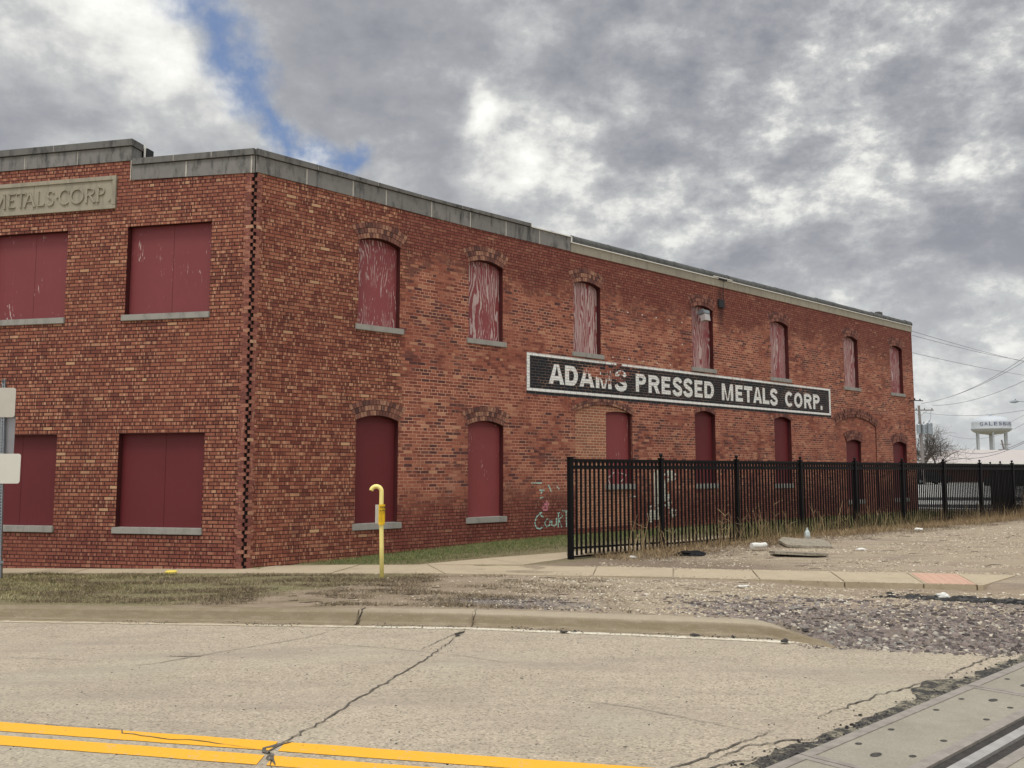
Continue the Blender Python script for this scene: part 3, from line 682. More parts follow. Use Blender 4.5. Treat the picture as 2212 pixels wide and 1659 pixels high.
slab(b, [(6.49, 12.655), (6.56, 12.65), (7.7, 13.85), (6.87, 13.99)], lift=.014)
walk = tag(b.build('sidewalk', M_walk), kind='structure')
b = MB(); slab(b, [(5.85, 12.81), (6.47, 12.67), (6.84, 13.97), (6.20, 14.11)], lift=.021, th=.004)
tp = b.build('tactile_panel', M_tactile, walk)
b = MB()
for i in range(5):
    for j in range(9):
        u = (i+.5)/5; v = (j+.5)/9
        x = (5.85+(6.47-5.85)*u)*(1-v)+(6.20+(6.84-6.20)*u)*v; y = (12.81-.14*u)*(1-v)+(14.11-.14*u)*v
        b.lathe([(.02, 0), (.017, .004), (.008, .006), (0, .006)], (x, y, .022), 8)
b.build('dome', M_tactile, walk)
# branch walk that turns off along the building and runs behind the fence
b = MB()
br = [((-1.62, 15.66), (-1.45, 15.63)), ((-.45, 16.45), (.19, 15.40)), ((1.06, 17.45), (1.02, 16.45)), ((3.1, 19.3), (2.75, 17.97)), ((5.2, 21.2), (4.75, 19.72)), ((7.4, 23.1), (6.9, 21.6))]
for (a, c) in zip(br[:-1], br[1:]):
    slab(b, [(a[1][0], a[1][1]), (c[1][0]-.01, c[1][1]-.005), (c[0][0]-.01, c[0][1]-.01), a[0]], lift=.014)
b.build('branch_path', M_walk, walk)
# yard behind the fence
def sheet(name, pts, m, z, parent=None, kind=None):
    b = MB(); b.add([(x, y, z) for x, y in pts], [tuple(range(len(pts)))])
    o = b.build(name, m, parent, recalc=False)
    if kind: o['kind'] = kind
    return o
sheet('parking_lot', [(14, 36), (60, 36), (90, 112), (20, 112)], M_asphlot, .115, kind='structure')
lot = sheet('concrete_yard', [(18, 50), (40, 50), (85, 110), (30, 110)], M_lot, .125, kind='structure')
b = MB()
for q in ([(17, 39.5), (23, 38.6), (23.4, 44.0), (18, 45.2)], [(23.4, 38.6), (27, 38.2), (28.5, 44), (23.6, 44.0)], [(15.6, 35.3), (20.5, 33.2), (20.6, 34.0), (15.8, 36.3)]):
    b.add([(x, y, .135) for x, y in q], [(0, 1, 2, 3)])
b.build('painted_bay', M_white, lot, recalc=False)
M_roadhole = plain('hole_grit', (.075, .068, .06), .95, .6, 40)
# ================================================================= rail crossing
cross = tag(empty('rail_crossing', (0, 0, 0)), 'concrete and steel railroad crossing panels with rails in the near right corner', 'rail crossing')
def rbox(b, t0, t1, p0, p1, z0, z1):
    vs = [rc(t, p, z) for z in (z0, z1) for t, p in ((t0, p0), (t1, p0), (t1, p1), (t0, p1))]
    b.add(vs, [(0, 3, 2, 1), (4, 5, 6, 7), (0, 1, 5, 4), (1, 2, 6, 5), (2, 3, 7, 6), (3, 0, 4, 7)])
ZT = -.095
p_in = Vector((2.45, 5.38, 0)).dot(RN); 
tj = [-.1, 2.47, 5.04, 7.61, 10.18, 12.75]
holes_big = [(3.31, 6.75), (2.49, 5.56)]; holes_sm = [(2.98, 6.46), (3.57, 6.57), (2.6, 6.12), (3.19, 6.21), (2.81, 5.85), (2.22, 5.76), (4.14, 7.54)]
def panel(t0, t1, pa, pb, vis):
    """pa > pb; concrete slab in a steel angle frame"""
    bf = MB(); w_ = .075
    t0 += .006; t1 -= .006
    rbox(bf, t0, t1, pa-w_, pa, -.35, ZT); rbox(bf, t0, t1, pb, pb+w_, -.35, ZT)
    rbox(bf, t0-.012, t1+.012, pb+.01, pa-.01, -.4, ZT-.03)
    rbox(bf, t0, t0+.05, pb+w_, pa-w_, -.35, ZT-.001); rbox(bf, t1-.05, t1, pb+w_, pa-w_, -.35, ZT-.001)
    bc = MB(); rbox(bc, t0+.05, t1-.05, pb+w_, pa-w_, -.35, ZT-.006)
    o = bc.build('concrete_panel', M_xpanel, cross); bf.build('steel_frame', M_steel, o)
    L = t1-t0
    for tt, pp, big in [(t, p, bg) for t in (.13, .87) for p, bg in ((.5, 1),)]+[(t, p, 0) for t in (.12, .36, .64, .88) for p in (.24, .78)]:
        cx_ = t0+L*tt+(.16 if not big and tt in (.12, .88) else 0)*(1 if tt < .5 else -1); cp = pb+(pa-pb)*pp; r1, r2 = (.055, .028) if big else (.028, .02)
        vs = [rc(cx_+r1*math.cos(a), cp+r2*math.sin(a), ZT-.0045) for a in [2*math.pi*i/14 for i in range(14)]]
        bh = MB(); bh.add(vs, [tuple(range(14))]); bh.build('lifting_hole', M_roadhole, o, recalc=False)
for a, c in zip(tj[:-1], tj[1:]): panel(a, c, p_out, p_in, 1)
prail = p_in-.085
for pr in (prail-.0, prail-1.51):
    b = MB(); rbox(b, -6, 20, pr-.07, pr, -.13, ZT+.004); rail = b.build('rail', M_railtop, cross)
    b = MB(); rbox(b, -6, 20, pr-.149, pr-.072, -.35, -.112); rbox(b, -6, 20, pr+.002, pr+.084, -.35, -.112); b.build('flangeway', M_bed, rail)
for a, c in zip(tj[:-1], tj[1:]):
    panel(a, c, prail-.15, prail-1.43, 0); panel(a, c, prail-1.66, prail-2.3, 0)
# ================================================================= the brick building
C0 = Vector((-4.616, 15.614, 0))
bld = tag(empty('brick_building', C0), 'two-storey red brick factory with boarded-up windows, carved stone name panel and painted black wall sign', 'factory building')
AR = math.atan2(.67327503, .73939214); AF = math.atan2(-.21831449, .97587847)
def arc(u0, u1, z0, rise, n=10):
    """points of a segmental arch from right spring to left spring"""
    w_ = (u1-u0)/2; r_ = (w_*w_+rise*rise)/(2*rise); cz_ = z0+rise-r_; a = math.asin(w_/r_)
    return [((u0+u1)/2+r_*math.sin(a-2*a*i/n), cz_+r_*math.cos(a-2*a*i/n)) for i in range(n+1)]
def wallmesh(name, outline, holes, m, rz, depth=.13, y=0.0, thick=.35, parent=bld, jamb=M_jamb):
    loops = [outline]+holes
    pts = [p for l in loops for p in l]
    tris = tessellate_polygon([[Vector((p[0], p[1], 0)) for p in l] for l in loops])
    me_v = [(p[0], y, p[1]) for p in pts]; fs = []; mi = []
    for t in tris:
        a, c, d = [Vector(me_v[i]) for i in t]
        nrm = (c-a).cross(d-a)
        fs.append(tuple(t) if nrm.y < 0 else tuple(t)[::-1]); mi.append(0)
    k = len(outline)
    for h in holes:
        n = len(h); base = len(me_v)
        me_v += [(p[0], y+depth+.05, p[1]) for p in h]
        for i in range(n): fs.append((k+i, k+(i+1) % n, base+(i+1) % n, base+i)); mi.append(1)
        k += n
    base = len(me_v); n = len(outline); me_v += [(p[0], y+thick, p[1]) for p in outline]
    for i in range(n): fs.append((i, base+i, base+(i+1) % n, (i+1) % n)); mi.append(0)
    me = bpy.data.meshes.new(name); me.from_pydata(me_v, [], fs); me.materials.append(m); me.materials.append(jamb)
    me.polygons.foreach_set('material_index', mi); me.update()
    o = bpy.data.objects.new(name, me); sc.collection.objects.link(o); o.parent = parent; o.rotation_euler = (0, 0, rz)
    return o
def hole_rect(u0, u1, z0, z1): return [(u0, z0), (u1, z0), (u1, z1), (u0, z1)]
def hole_arch(u0, u1, z0, z1, rise): return [(u0, z0), (u1, z0)]+arc(u0, u1, z1, rise)
# ---- side wall (along the tracks)
LR = 26.8
UP = [(2.205, 3.185), (4.985, 5.965), (8.235, 9.20), (12.94, 13.93), (16.90, 17.93), (21.46, 22.46), (24.92, 25.92)]
LO = [(2.205, 3.185, .59, 2.57), (4.985, 5.985, .61, 2.57), (9.39, 10.34, 1.265, 3.02), (12.99, 13.94, 1.24, 3.14), (16.98, 17.95, 1.20, 3.14), (21.47, 22.50, .61, 2.56), (24.86, 25.98, .60, 2.55)]
holes = [hole_arch(a, c, 4.43, 6.09, .10) for a, c in UP]
for i, (a, c, z0, z1) in enumerate(LO):
    if i not in (2, 5): holes.append(hole_arch(a, c, z0, z1, .10))
INF = (8.28, 10.35, .25, 3.0, .20); INF2 = (20.75, 23.6, .15, 3.12, .30)
holes += [hole_arch(*INF), hole_arch(*INF2)]
ztop = lambda u: 6.945-.09*sm(0, 6, u)
outline = [(.06, -.8), (LR, -.8), (LR, 6.87)]+[(u, ztop(u)) for u in (20, 12, 8, 6, 4, 2)]+[(.06, 6.94)]
wR = wallmesh('side_wall', outline, holes, M_side, AR)
# bricked-up openings
def infill(I, m, hole):
    a, c, z0, z1, rise = I
    return wallmesh('brick_infill', hole_arch(a-.02, c+.02, z0-.02, z1, rise+.01), [hole], m, AR, depth=.08, y=.028, thick=.2)
infill(INF, M_tan, hole_arch(LO[2][0], LO[2][1], LO[2][2], LO[2][3], .05))
infill(INF2, M_patch, hole_arch(*LO[5], .09))
def arch_bricks(u0, u1, z0, rise, rows, m, rz, parent, rh=.105, y0=-.006, y1=.06, pitch=.072):
    w_ = (u1-u0)/2; r_ = (w_*w_+rise*rise)/(2*rise); cz_ = z0+rise-r_; a = math.asin(w_/r_); um = (u0+u1)/2
    b = MB()
    for k in range(rows):
        ra, rb = r_+k*rh+.006, r_+(k+1)*rh-.006
        n = max(3, int(round(2*a*(ra+.05)/pitch))); ex = .012*(k+1)
        for i in range(n):
            t0 = -a-ex+(2*a+2*ex)*(i+.07)/n; t1 = -a-ex+(2*a+2*ex)*(i+.93)/n
            dy = random.uniform(-.004, .004)
            q = [(um+rr*math.sin(t), cz_+rr*math.cos(t)) for rr, t in ((ra, t0), (ra, t1), (rb, t1), (rb, t0))]
            vs = [(x, y0+dy, z) for x, z in q]+[(x, y1, z) for x, z in q]
            b.add(vs, [(0, 1, 2, 3), (7, 6, 5, 4)]+[(j, j+4, (j+1) % 4+4, (j+1) % 4) for j in range(4)])
    o = b.build('brick_arch', m, parent)
    # mortar bed behind the arch bricks
    outer = [(um+(r_+rows*rh)*math.sin(t), cz_+(r_+rows*rh)*math.cos(t)) for t in [-a-.012*rows+(2*a+.024*rows)*i/12 for i in range(13)]]
    inner = [(um+r_*math.sin(t), cz_+r_*math.cos(t)) for t in [a-2*a*i/12 for i in range(13)]]
    bb = MB(); bb.prism(outer+inner, -.0012, .05); bb.build('mortar_bed', M_archmort, o)
    return o
M_archmort = plain('arch_mortar', srgb(70, 40, 33), .95, .3, 20)
M_ghost = loose_brick('blended_arch_brick', [(0, srgb(104, 56, 44)), (.5, srgb(128, 72, 54)), (1, srgb(148, 90, 66))])
def window(name, u0, u1, z0, z1, rise, m, rz, sill=(.055, .10, .11), recess=.125, rows=3, archm=None, seam=None, label=None, lintel=False):
    b = MB(); out = hole_arch(u0-.0, u1+.0, z0, z1, rise) if rise else hole_rect(u0, u1, z0, z1)
    if seam:
        for a, c in ((u0, seam-.003), (seam+.003, u1)): b.prism(hole_rect(a, c, z0, z1), recess, recess+.03)
    else:
        if rise:   # sheet of plywood a little short of the arch, with a filler piece behind it
            b.prism(hole_rect(u0+.004, u1-.004, z0, z1-.03), recess, recess+.02)
            b.prism(out, recess+.022, recess+.045)
        else: b.prism(out, recess, recess+.03)
    o = b.build(name, m, bld, rz=rz)
    if label: o['label'] = label
    bs = MB(); bs.box((u0-sill[0], -.035, z0-sill[2]), (u1+sill[1], recess+.02, z0+.004))
    so_ = bs.build('sill', M_sill, o)
    bm = bmesh.new(); bm.from_mesh(so_.data); bmesh.ops.bevel(bm, geom=bm.edges[:], offset=.008, segments=2, affect='EDGES'); bm.to_mesh(so_.data); bm.free()
    if archm: arch_bricks(u0-.0, u1+.0, z1, rise, rows, archm, rz, o)
    return o
for i, (a, c) in enumerate(UP):
    window('boarded_window', a, c, 4.43, 6.09, .10, M_bU[i], AR, archm=M_arch if i < 3 else M_archdark, label='red board weathered to bare wood grain' if i in (2, 5) else None)
for i, (a, c, z0, z1) in enumerate(LO):
    window('boarded_window', a, c, z0, z1, .10 if i not in (2, 5) else (.05 if i == 2 else .09), M_bL if i in (0, 3, 4, 5, 6) else M_bLm, AR, rows=1 if i in (3, 4) else 3,
           archm=None if i == 2 else (M_arch if i < 2 else M_archdark), sill=(.05, .09, .12 if i < 2 else .13))
arch_bricks(INF[0], INF[1], INF[3], INF[4], 2, M_arch, AR, wR, rh=.078)
arch_bricks(INF2[0], INF2[1], INF2[3], INF2[4], 3, M_ghost, AR, wR, rh=.10, y0=-.004)
# ---- street wall
LF = 9.2
FH = [(.83, 2.545, 4.435, 6.095), (3.82, 5.535, 4.435, 6.095), (.838, 2.555, .59, 2.266), (3.845, 5.56, .59, 2.26), (6.8, 8.5, 4.435, 6.095), (6.8, 8.5, .59, 2.26)]
F = lambda u0, u1: (-u1, -u0)
fh = [hole_rect(-c, -a, z0, z1) for a, c, z0, z1 in FH]
outl = [(-LF, -.8), (-.06, -.8), (-.06, 6.93), (-2.52, 6.975), (-2.52, 7.35), (-LF, 7.35)]
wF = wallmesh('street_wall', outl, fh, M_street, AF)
for i, (a, c, z0, z1) in enumerate(FH):
    seam = -(a+.83) if i != 1 else -4.61
    window('boarded_window', -c, -a, z0, z1, 0, (M_bF2 if i < 2 else M_bL) if i < 4 else M_bL, AF, seam=seam, sill=(.055, .02, .11))
# serrated obtuse corner: courses of the two walls reach past each other in turn
qb = MB(); nrow = int((6.93+.5)/.0668)
MR = Matrix.Rotation(AR, 4, 'Z'); MF = Matrix.Rotation(AF, 4, 'Z')
for k in range(nrow):
    z0 = -.5+k*.0668+.004; z1 = z0+.0588
    if z1 > 6.93: break
    j = random.uniform(-.014, .014)
    if k % 2 == 0:
        qb.box((-.15, -.004+random.uniform(-.003, .002), z0), (-.018+j, .14, z1), MF); qb.box((.052+j*.6, -.004, z0), (.15, .14, z1), MR)
    else:
        qb.box((-.19, -.004, z0), (-.066+j, .14, z1), MF); qb.box((.010+j*.6, -.004+random.uniform(-.003, .002), z0), (.11, .14, z1), MR)
q_o = qb.build('corner_brickwork', M_quoin, bld)
qb = MB(); qb.box((-.20, .028, -.6), (.006, .3, 6.93), MF); qb.box((.0, .028, -.6), (.20, .3, 6.93), MR); qb.build('corner_shade_backing', M_gapshade, q_o)  # shallow backing, its colour stands in for the gap's shadow
# ---- parapets
def blocks(name, joints, zb, zt, y0, y1, m, rz, gapw=.016, pale=True):
    b = MB()
    for a, c in zip(joints[:-1], joints[1:]):
        g_ = gapw/2
        vs = []
        for y in (y0, y1):
            for (u, f) in ((a+g_, zb), (c-g_, zb), (c-g_, zt), (a+g_, zt)): vs.append((u, y, f(u)))
        b.add(vs, [(0, 1, 2, 3), (7, 6, 5, 4)]+[(j, j+4, (j+1) % 4+4, (j+1) % 4) for j in range(4)])
    o = b.build(name, m, bld, rz=rz)
    if pale:
        bb = MB(); a, c = joints[0]+.01, joints[-1]-.01; n = 8; vs = []
        for i in range(n+1):
            u = a+(c-a)*i/n
            vs += [(u, y0+.0035, zb(u)+.002), (u, y0+.0035, zt(u)-.002), (u, y1-.004, zt(u)-.002), (u, y1-.004, zb(u)+.002)]
        fs = [(4*i+j, 4*i+(j+1) % 4, 4*i+4+(j+1) % 4, 4*i+4+j) for i in range(n) for j in range(4)]
        bb.add(vs, fs); bb.build('joint_mortar', M_joint, o)
    return o
zs0 = lambda u: ztop(abs(u)); zs1 = lambda u: 7.245-.055*sm(0, 7, abs(u)); zc0 = lambda u: zs1(u)+.012; zc1 = lambda u: 7.372-.09*sm(0, 4.5, abs(u))
k7 = lambda v: (lambda u: v)
blocks('stone_band', [0, 1.03, 2.04, 2.815, 3.955, 5.007, 6.05, 7.1, 8.15], zs0, zs1, -.018, .32, M_stone, AR, .028)
blocks('coping_cap', [0, 1.25, 2.606, 3.69, 4.758, 5.9, 6.81], zc0, zc1, -.05, .34, M_cap, AR, .010)
blocks('stone_band', [8.15, 9.3, 10.5, 12.2, 13.1, 14.3, 15.4, 16.6, 17.8, 19, 20.2, 21.4, 22.6, 23.8, 25, 26.0, 26.82], lambda u: ztop(u)-.01, k7(7.06), -.018, .3, M_bandpale, AR, .010)
blocks('stone_band', [-2.515, -1.383, -.07, 0], lambda u: 6.93+.018*abs(u), lambda u: 7.247, -.018, .32, M_stone, AF, .03)
blocks('coping_cap', [-2.50, -1.634, -.86, 0.0], lambda u: 7.259, lambda u: 7.372, -.05, .34, M_cap, AF, .014)
blocks('stone_band', [-LF, -8.2, -7.1, -6.0, -4.854, -3.688, -2.52], k7(7.35), k7(7.62), -.018, .28, M_stone, AF)
blocks('coping_cap', [-LF, -7.4, -5.6, -4.2, -2.50], k7(7.632), k7(7.757), -.05, .30, M_cap, AF, .010)
b = MB(); b.box((-2.50, .305, 7.38), (-2.47, .325, 7.76)); b.build('white_flashing', M_whitem, bld, rz=AF)
b = MB(); b.box((-2.9, .33, 7.3), (-2.44, .52, 7.70)); b.build('dark_flashing', M_darkmetal, bld, rz=AF)
b = MB(); b.prism([(-2.535, 7.35), (-2.52, 7.35), (-2.52, 6.98), (-2.535, 6.98)], -.02, .1); b.build('joint_mortar', M_joint, bld, rz=AF)
# white drip edge, two levels, then half-round tile coping behind it
b = MB(); b.box((6.82, -.045, 7.195), (8.15, .30, 7.215)); b.box((6.80, -.05, 7.20), (6.83, -.02, 7.285)); b.box((8.135, -.05, 7.06), (8.16, -.02, 7.215)); b.box((8.15, -.042, 7.06), (26.84, .30, 7.082))
b.box((13.95, -.07, 7.095), (14.85, -.03, 7.115)); b.build('white_drip_edge', M_whitem, bld, rz=AR)
b = MB(); uu = [8.3, 9.6, 10.9, 12.3, 13.6, 14.8, 16.2, 17.4, 18.6, 19.9, 21.2, 22.5, 23.8, 25.1, 26.5, 26.98]
uu = [6.86, 7.6]+uu
def tr(u): return .115+.02*math.sin(u*.7)
for i, (a, c) in enumerate(zip(uu[:-1], uu[1:])):
    dz = random.uniform(-.008, .008); r0 = random.uniform(.118, .128)
    b.tube([(a, .14, 7.165+dz), (a+.04, .14, 7.165+dz), (a+.05, .14, 7.165+dz), (c-.01, .14, 7.163+dz)], [r0+.006, r0+.006, r0, r0-.001], 14)
b.build('tile_coping', M_tile, bld, rz=AR, smooth=False)
b = MB(); b.box((8.2, .10, 7.07), (26.8, .22, 7.16)); b.build('coping_bed', M_darkmetal, bld, rz=AR)
b = MB(); b.box((24.4, .1, 7.28), (24.68, .26, 7.37)); b.build('roof_vent', M_tile, bld, rz=AR)
# spout and its stain box, conduit
b = MB(); b.box((14.18, -.06, 6.24), (14.44, -.001, 6.47)); b.tube([(14.45, -.02, 7.05), (14.45, -.02, 6.4)], .008, 6); b.box((14.2, -.055, 7.045), (14.6, -.02, 7.085)); b.build('spout_box', M_darkmetal, bld, rz=AR)
# remaining walls and roof
cF = Vector((-.97587847, .21831449, 0))*LF; cR = Vector((.73939214, .67327503, 0))*LR
nR = Vector((-.67327503, .73939214, 0)); e1 = cR+nR*17; e2 = cF+Vector((.2, 12, 0))
b = MB(); foot = [cR, e1, e2, cF]
for a, c in zip(foot[:-1], foot[1:]): b.add([(a.x, a.y, -.8), (c.x, c.y, -.8), (c.x, c.y, 6.9), (a.x, a.y, 6.9)], [(0, 1, 2, 3)])
b.build('rear_wall', M_side, bld)
b = MB(); inn = [Vector((0, .25, 0)), cR+nR*.25, e1, e2, cF]; b.add([(v.x, v.y, 6.75) for v in inn], [(0, 1, 2, 3, 4)]); b.build('roof', M_roof, bld, recalc=False)
# ---- carved stone name panel
b = MB(); x0, x1, z0, z1 = -7.6, -2.815, 6.452, 7.078; fr = .075
b.box((x0, -.02, z0), (-4.605, .05, z1-.0)); b.box((-4.597, -.02, z0), (x1, .05, z1))
panel_o = b.build('name_panel', M_carved, bld, rz=AF)
b = MB(); b.box((x0, -.042, z1-fr), (x1, -.0205, z1)); b.box((x0, -.042, z0), (x1, -.0205, z0+fr*.9)); b.box((x1-fr, -.0415, z0+fr), (x1, -.0205, z1-fr))
b.build('raised_border', M_carved, panel_o)
def stroke_letters():
    b = MB(); zb_, zt_ = 6.600, 6.875; h = zt_-zb_; out = []
    def seg(p, q, w0=.026, w1=None, y=-.043):
        w1 = w1 or w0; p = Vector((p[0], 0, p[1])); q = Vector((q[0], 0, q[1])); d = (q-p).normalized(); n = Vector((-d.z, 0, d.x))
        vs = []
        for yy in (y, -.0205):
            for v, ww, sg in ((p, w0, 1), (q, w1, 1), (q, w1, -1), (p, w0, -1)): vs.append((v.x+n.x*ww*.5*sg, yy, v.z+n.z*ww*.5*sg))
        b.add(vs, [(0, 1, 2, 3), (7, 6, 5, 4)]+[(j, j+4, (j+1) % 4+4, (j+1) % 4) for j in range(4)])
    def poly(ps, wv=.026):
        for i in range(len(ps)-1): seg(ps[i], ps[i+1], wv, y=-.043+.0004*(i % 2))
    def G(x, w_): return lambda a, c: (x+a*w_, zb_+c*h)
    def serif(P, wv=.05): seg((P[0]-wv/2, P[1]), (P[0]+wv/2, P[1]), .014, y=-.0424)
    def ell(x, w_, a0, a1, n=18, wv=.024, cz_=.5, rz=.5, rx=.5, cx_=.5):
        g = G(x, w_); ps = [g(cx_+rx*math.cos(R(a0+(a1-a0)*i/n)), cz_+rz*math.sin(R(a0+(a1-a0)*i/n))) for i in range(n+1)]; poly(ps, wv)
    # right edge at -2.925; letters and widths measured on the stone
    L = [('M', -5.49, .27), ('E', -5.15, .15), ('T', -4.97, .20), ('A', -4.80, .25), ('L', -4.51, .15), ('S', -4.30, .16), ('.', -4.10, .04), ('C', -4.02, .23), ('O', -3.77, .26), ('R', -3.46, .20), ('P', -3.21, .17), (',', -2.97, .04)]
    for ch, x, w_ in L:
        b = MB(); out.append(b)
        g = G(x, w_)
        if ch == 'M': seg(g(.08, 0), g(.12, 1), .02); seg(g(.12, 1), g(.5, .12), .03); seg(g(.5, .12), g(.88, 1), .02); seg(g(.88, 1), g(.95, 0), .032); serif(g(.08, 0)); serif(g(.95, 0)); serif(g(.1, 1), .04); serif(g(.9, 1), .04)
        if ch == 'E': seg(g(.1, 0), g(.1, 1), .032); seg(g(.0, .97), g(.95, .97), .02); seg(g(.1, .52), g(.75, .52), .02); seg(g(0, .03), g(1, .03), .02)
        if ch == 'T': seg(g(.5, 0), g(.5, 1), .032); seg(g(0, .97), g(1, .97), .02); serif(g(.5, 0)); seg(g(.02, .97), g(.0, .85), .014); seg(g(.98, .97), g(1, .85), .014)
        if ch == 'A': seg(g(.06, 0), g(.46, 1), .02); seg(g(.46, 1), g(.92, 0), .034); seg(g(.22, .36), g(.75, .36), .018); serif(g(.06, 0)); serif(g(.92, 0))
        if ch == 'L': seg(g(.1, 0), g(.1, 1), .032); seg(g(0, .03), g(1, .03), .02); serif(g(.1, 1)); seg(g(1, .03), g(1, .14), .014)
        if ch == 'S':
            ps = [(.92, .80), (.78, .96), (.5, 1.0), (.22, .93), (.12, .76), (.22, .6), (.5, .52), (.78, .42), (.9, .26), (.8, .08), (.5, 0), (.2, .04), (.06, .22)]
            poly([g(*p) for p in ps], .028)
        if ch == '.': seg(g(.0, .5), g(1, .5), .03)
        if ch == 'C': ell(x, w_, 48, 312); seg(g(.85, .86), g(.88, .72), .014)
        if ch == 'O': ell(x, w_, 0, 360)
        if ch in 'RP':
            seg(g(.12, 0), g(.12, 1), .032); serif(g(.12, 0)); seg(g(0, .97), g(.5, .97), .018); ell(x, w_, 90, -90, 10, .026, .74, .235, .42, .46); seg(g(.12, .50), g(.5, .50), .018)
            if ch == 'R': seg(g(.45, .5), g(.95, 0), .032); serif(g(.97, 0), .04)
        if ch == ',': seg(g(0, .06), g(1, .06), .036)
    return out
for b in stroke_letters(): b.build('letter', M_carved, panel_o)
# ---- painted wall sign, faded
b = MB(); su0, su1, sz0, sz1 = 6.69, 20.46, 3.335, 4.287
b.add([(su0, -.003, sz0), (su1, -.003, sz0), (su1, -.003, sz1), (su0, -.003, sz1)], [(0, 1, 2, 3)])
sgn = b.build('painted_sign', M_signblack, bld, rz=AR, recalc=False)
b = MB()
for (a, c, d, e) in ((6.69, 20.45, 4.222, 4.287), (6.69, 20.45, 3.405, 3.475), (6.69, 6.785, 3.475, 4.222), (20.34, 20.45, 3.475, 4.222)):
    b.add([(a, -.006, d), (c, -.006, d), (c, -.006, e), (a, -.006, e)], [(0, 1, 2, 3)])
b.build('white_border', M_signwhite, sgn, recalc=False)
def glyph_poly(ch, x, w_, z0, h, t):
    """bold grotesque capitals as flat polygons: list of polygons in (x, z)"""
    P = []; g = lambda a, c: (x+a*w_, z0+c*h); tw = t/w_; th = t*.86/h
    rect = lambda a0, c0, a1, c1: P.append([g(a0, c0), g(a1, c0), g(a1, c1), g(a0, c1)])
    def band(cx_, cz_, ro, zo, ri, zi, a0, a1, n=16):
        for i in range(n):
            t0 = R(a0+(a1-a0)*i/n); t1 = R(a0+(a1-a0)*(i+1)/n)
            P.append([g(cx_+ri*math.cos(t0), cz_+zi*math.sin(t0)), g(cx_+ro*math.cos(t0), cz_+zo*math.sin(t0)), g(cx_+ro*math.cos(t1), cz_+zo*math.sin(t1)), g(cx_+ri*math.cos(t1), cz_+zi*math.sin(t1))])
    if ch == 'A':
        P.append([g(0, 0), g(tw*1.05, 0), g(.5+tw*.18, 1), g(.5-tw*.55, 1)]); P.append([g(1, 0), g(.5+tw*.55, 1), g(.5-tw*.0, 1), g(1-tw*1.05, 0)][::-1])
        P.append([g(.22, .20), g(.78, .20), g(.74, .20+th*.85), g(.26, .20+th*.85)])
    elif ch == 'M':
        rect(0, 0, tw*.95, 1); rect(1-tw*.95, 0, 1, 1); P.append([g(tw*.5, 1), g(.5-tw*.4, .0), g(.5+.01, .0), g(tw*1.15, 1)][::-1]); P.append([g(1-tw*.5, 1), g(1-tw*1.15, 1), g(.5-.01, .0), g(.5+tw*.4, .0)][::-1])
    elif ch == 'D':
        rect(0, 0, tw, 1); rect(tw, 1-th, .5, 1); rect(tw, 0, .5, th); band(.5, .5, .5, .5, .5-tw, .5-th, -90, 90)
    elif ch in 'PR':
        rect(0, 0, tw, 1); rect(tw, 1-th*.95, .52, 1); rect(tw, .40, .52, .40+th*.95); band(.52, .70, .46, .30, .46-tw, .30-th*.95, -90, 90)
        if ch == 'R': P.append([g(.98-tw*1.05, 0), g(1.0, 0), g(.62+tw*.5, .44), g(.42, .44)])
    elif ch == 'E':
        rect(0, 0, tw, 1); rect(tw, 1-th, .98, 1); rect(tw, 0, 1, th); rect(tw, .5-th*.48, .88, .5+th*.48)
    elif ch == 'L': rect(0, 0, tw, 1); rect(tw, 0, 1, th)
    elif ch == 'T': rect(.5-tw/2, 0, .5+tw/2, 1-th); rect(0, 1-th, 1, 1)
    elif ch == 'O': band(.5, .5, .5, .5, .5-tw, .5-th, 0, 360, 28)
    elif ch == 'C': band(.52, .5, .52, .5, .52-tw, .5-th, 42, 318, 22)
    elif ch == 'S':
        ctr = [(.86, .74), (.80, .84), (.66, .91), (.5, .93), (.32, .90), (.17, .81), (.15, .70), (.24, .60), (.42, .53), (.6, .47), (.78, .39), (.86, .28), (.82, .16), (.66, .085), (.48, .065), (.28, .09), (.14, .19), (.10, .29)]
        hw = t*.5
        V = [Vector(g(*p)) for p in ctr]; Lr = []
        for i, p in enumerate(V):
            d = (V[min(i+1, len(V)-1)]-V[max(0, i-1)]).normalized(); n = Vector((-d.y, d.x)); Lr.append((p+n*hw*.92, p-n*hw*.92))
        for i in range(len(V)-1): P.append([tuple(Lr[i][1]), tuple(Lr[i+1][1]), tuple(Lr[i+1][0]), tuple(Lr[i][0])])
    elif ch == '.': rect(0, 0, 1, 1)
    return P
def letters(word, xs_, ws, z0, h, t):
    for ch, x, w_ in zip(word, xs_, ws):
        b = MB(); k = 0
        hh = h if ch != '.' else t*1.0
        for p in glyph_poly(ch, x, w_, z0, hh, t):
            yy = -.0062-.0002*(k % 7); k += 1
            b.add([(q[0], yy, q[1]) for q in p], [tuple(range(len(p)))])
        b.build('letter', M_signwhite, sgn, recalc=False)
letters('ADAMS', [7.385, 7.93, 8.42, 9.0, 9.70], [.52, .44, .53, .58, .47], 3.605, .475, .135)
letters('PRESSED', [10.51, 11.02, 11.56, 12.03, 12.50, 13.00, 13.45], [.42, .46, .38, .42, .42, .37, .45], 3.605, .47, .125)
letters('METALS', [14.28, 14.96, 15.40, 15.87, 16.38, 16.79], [.56, .37, .43, .47, .36, .42], 3.59, .475, .128)
letters('CORP.', [17.63, 18.16, 18.76, 19.32, 19.78], [.47, .50, .47, .42, .12], 3.57, .475, .128)
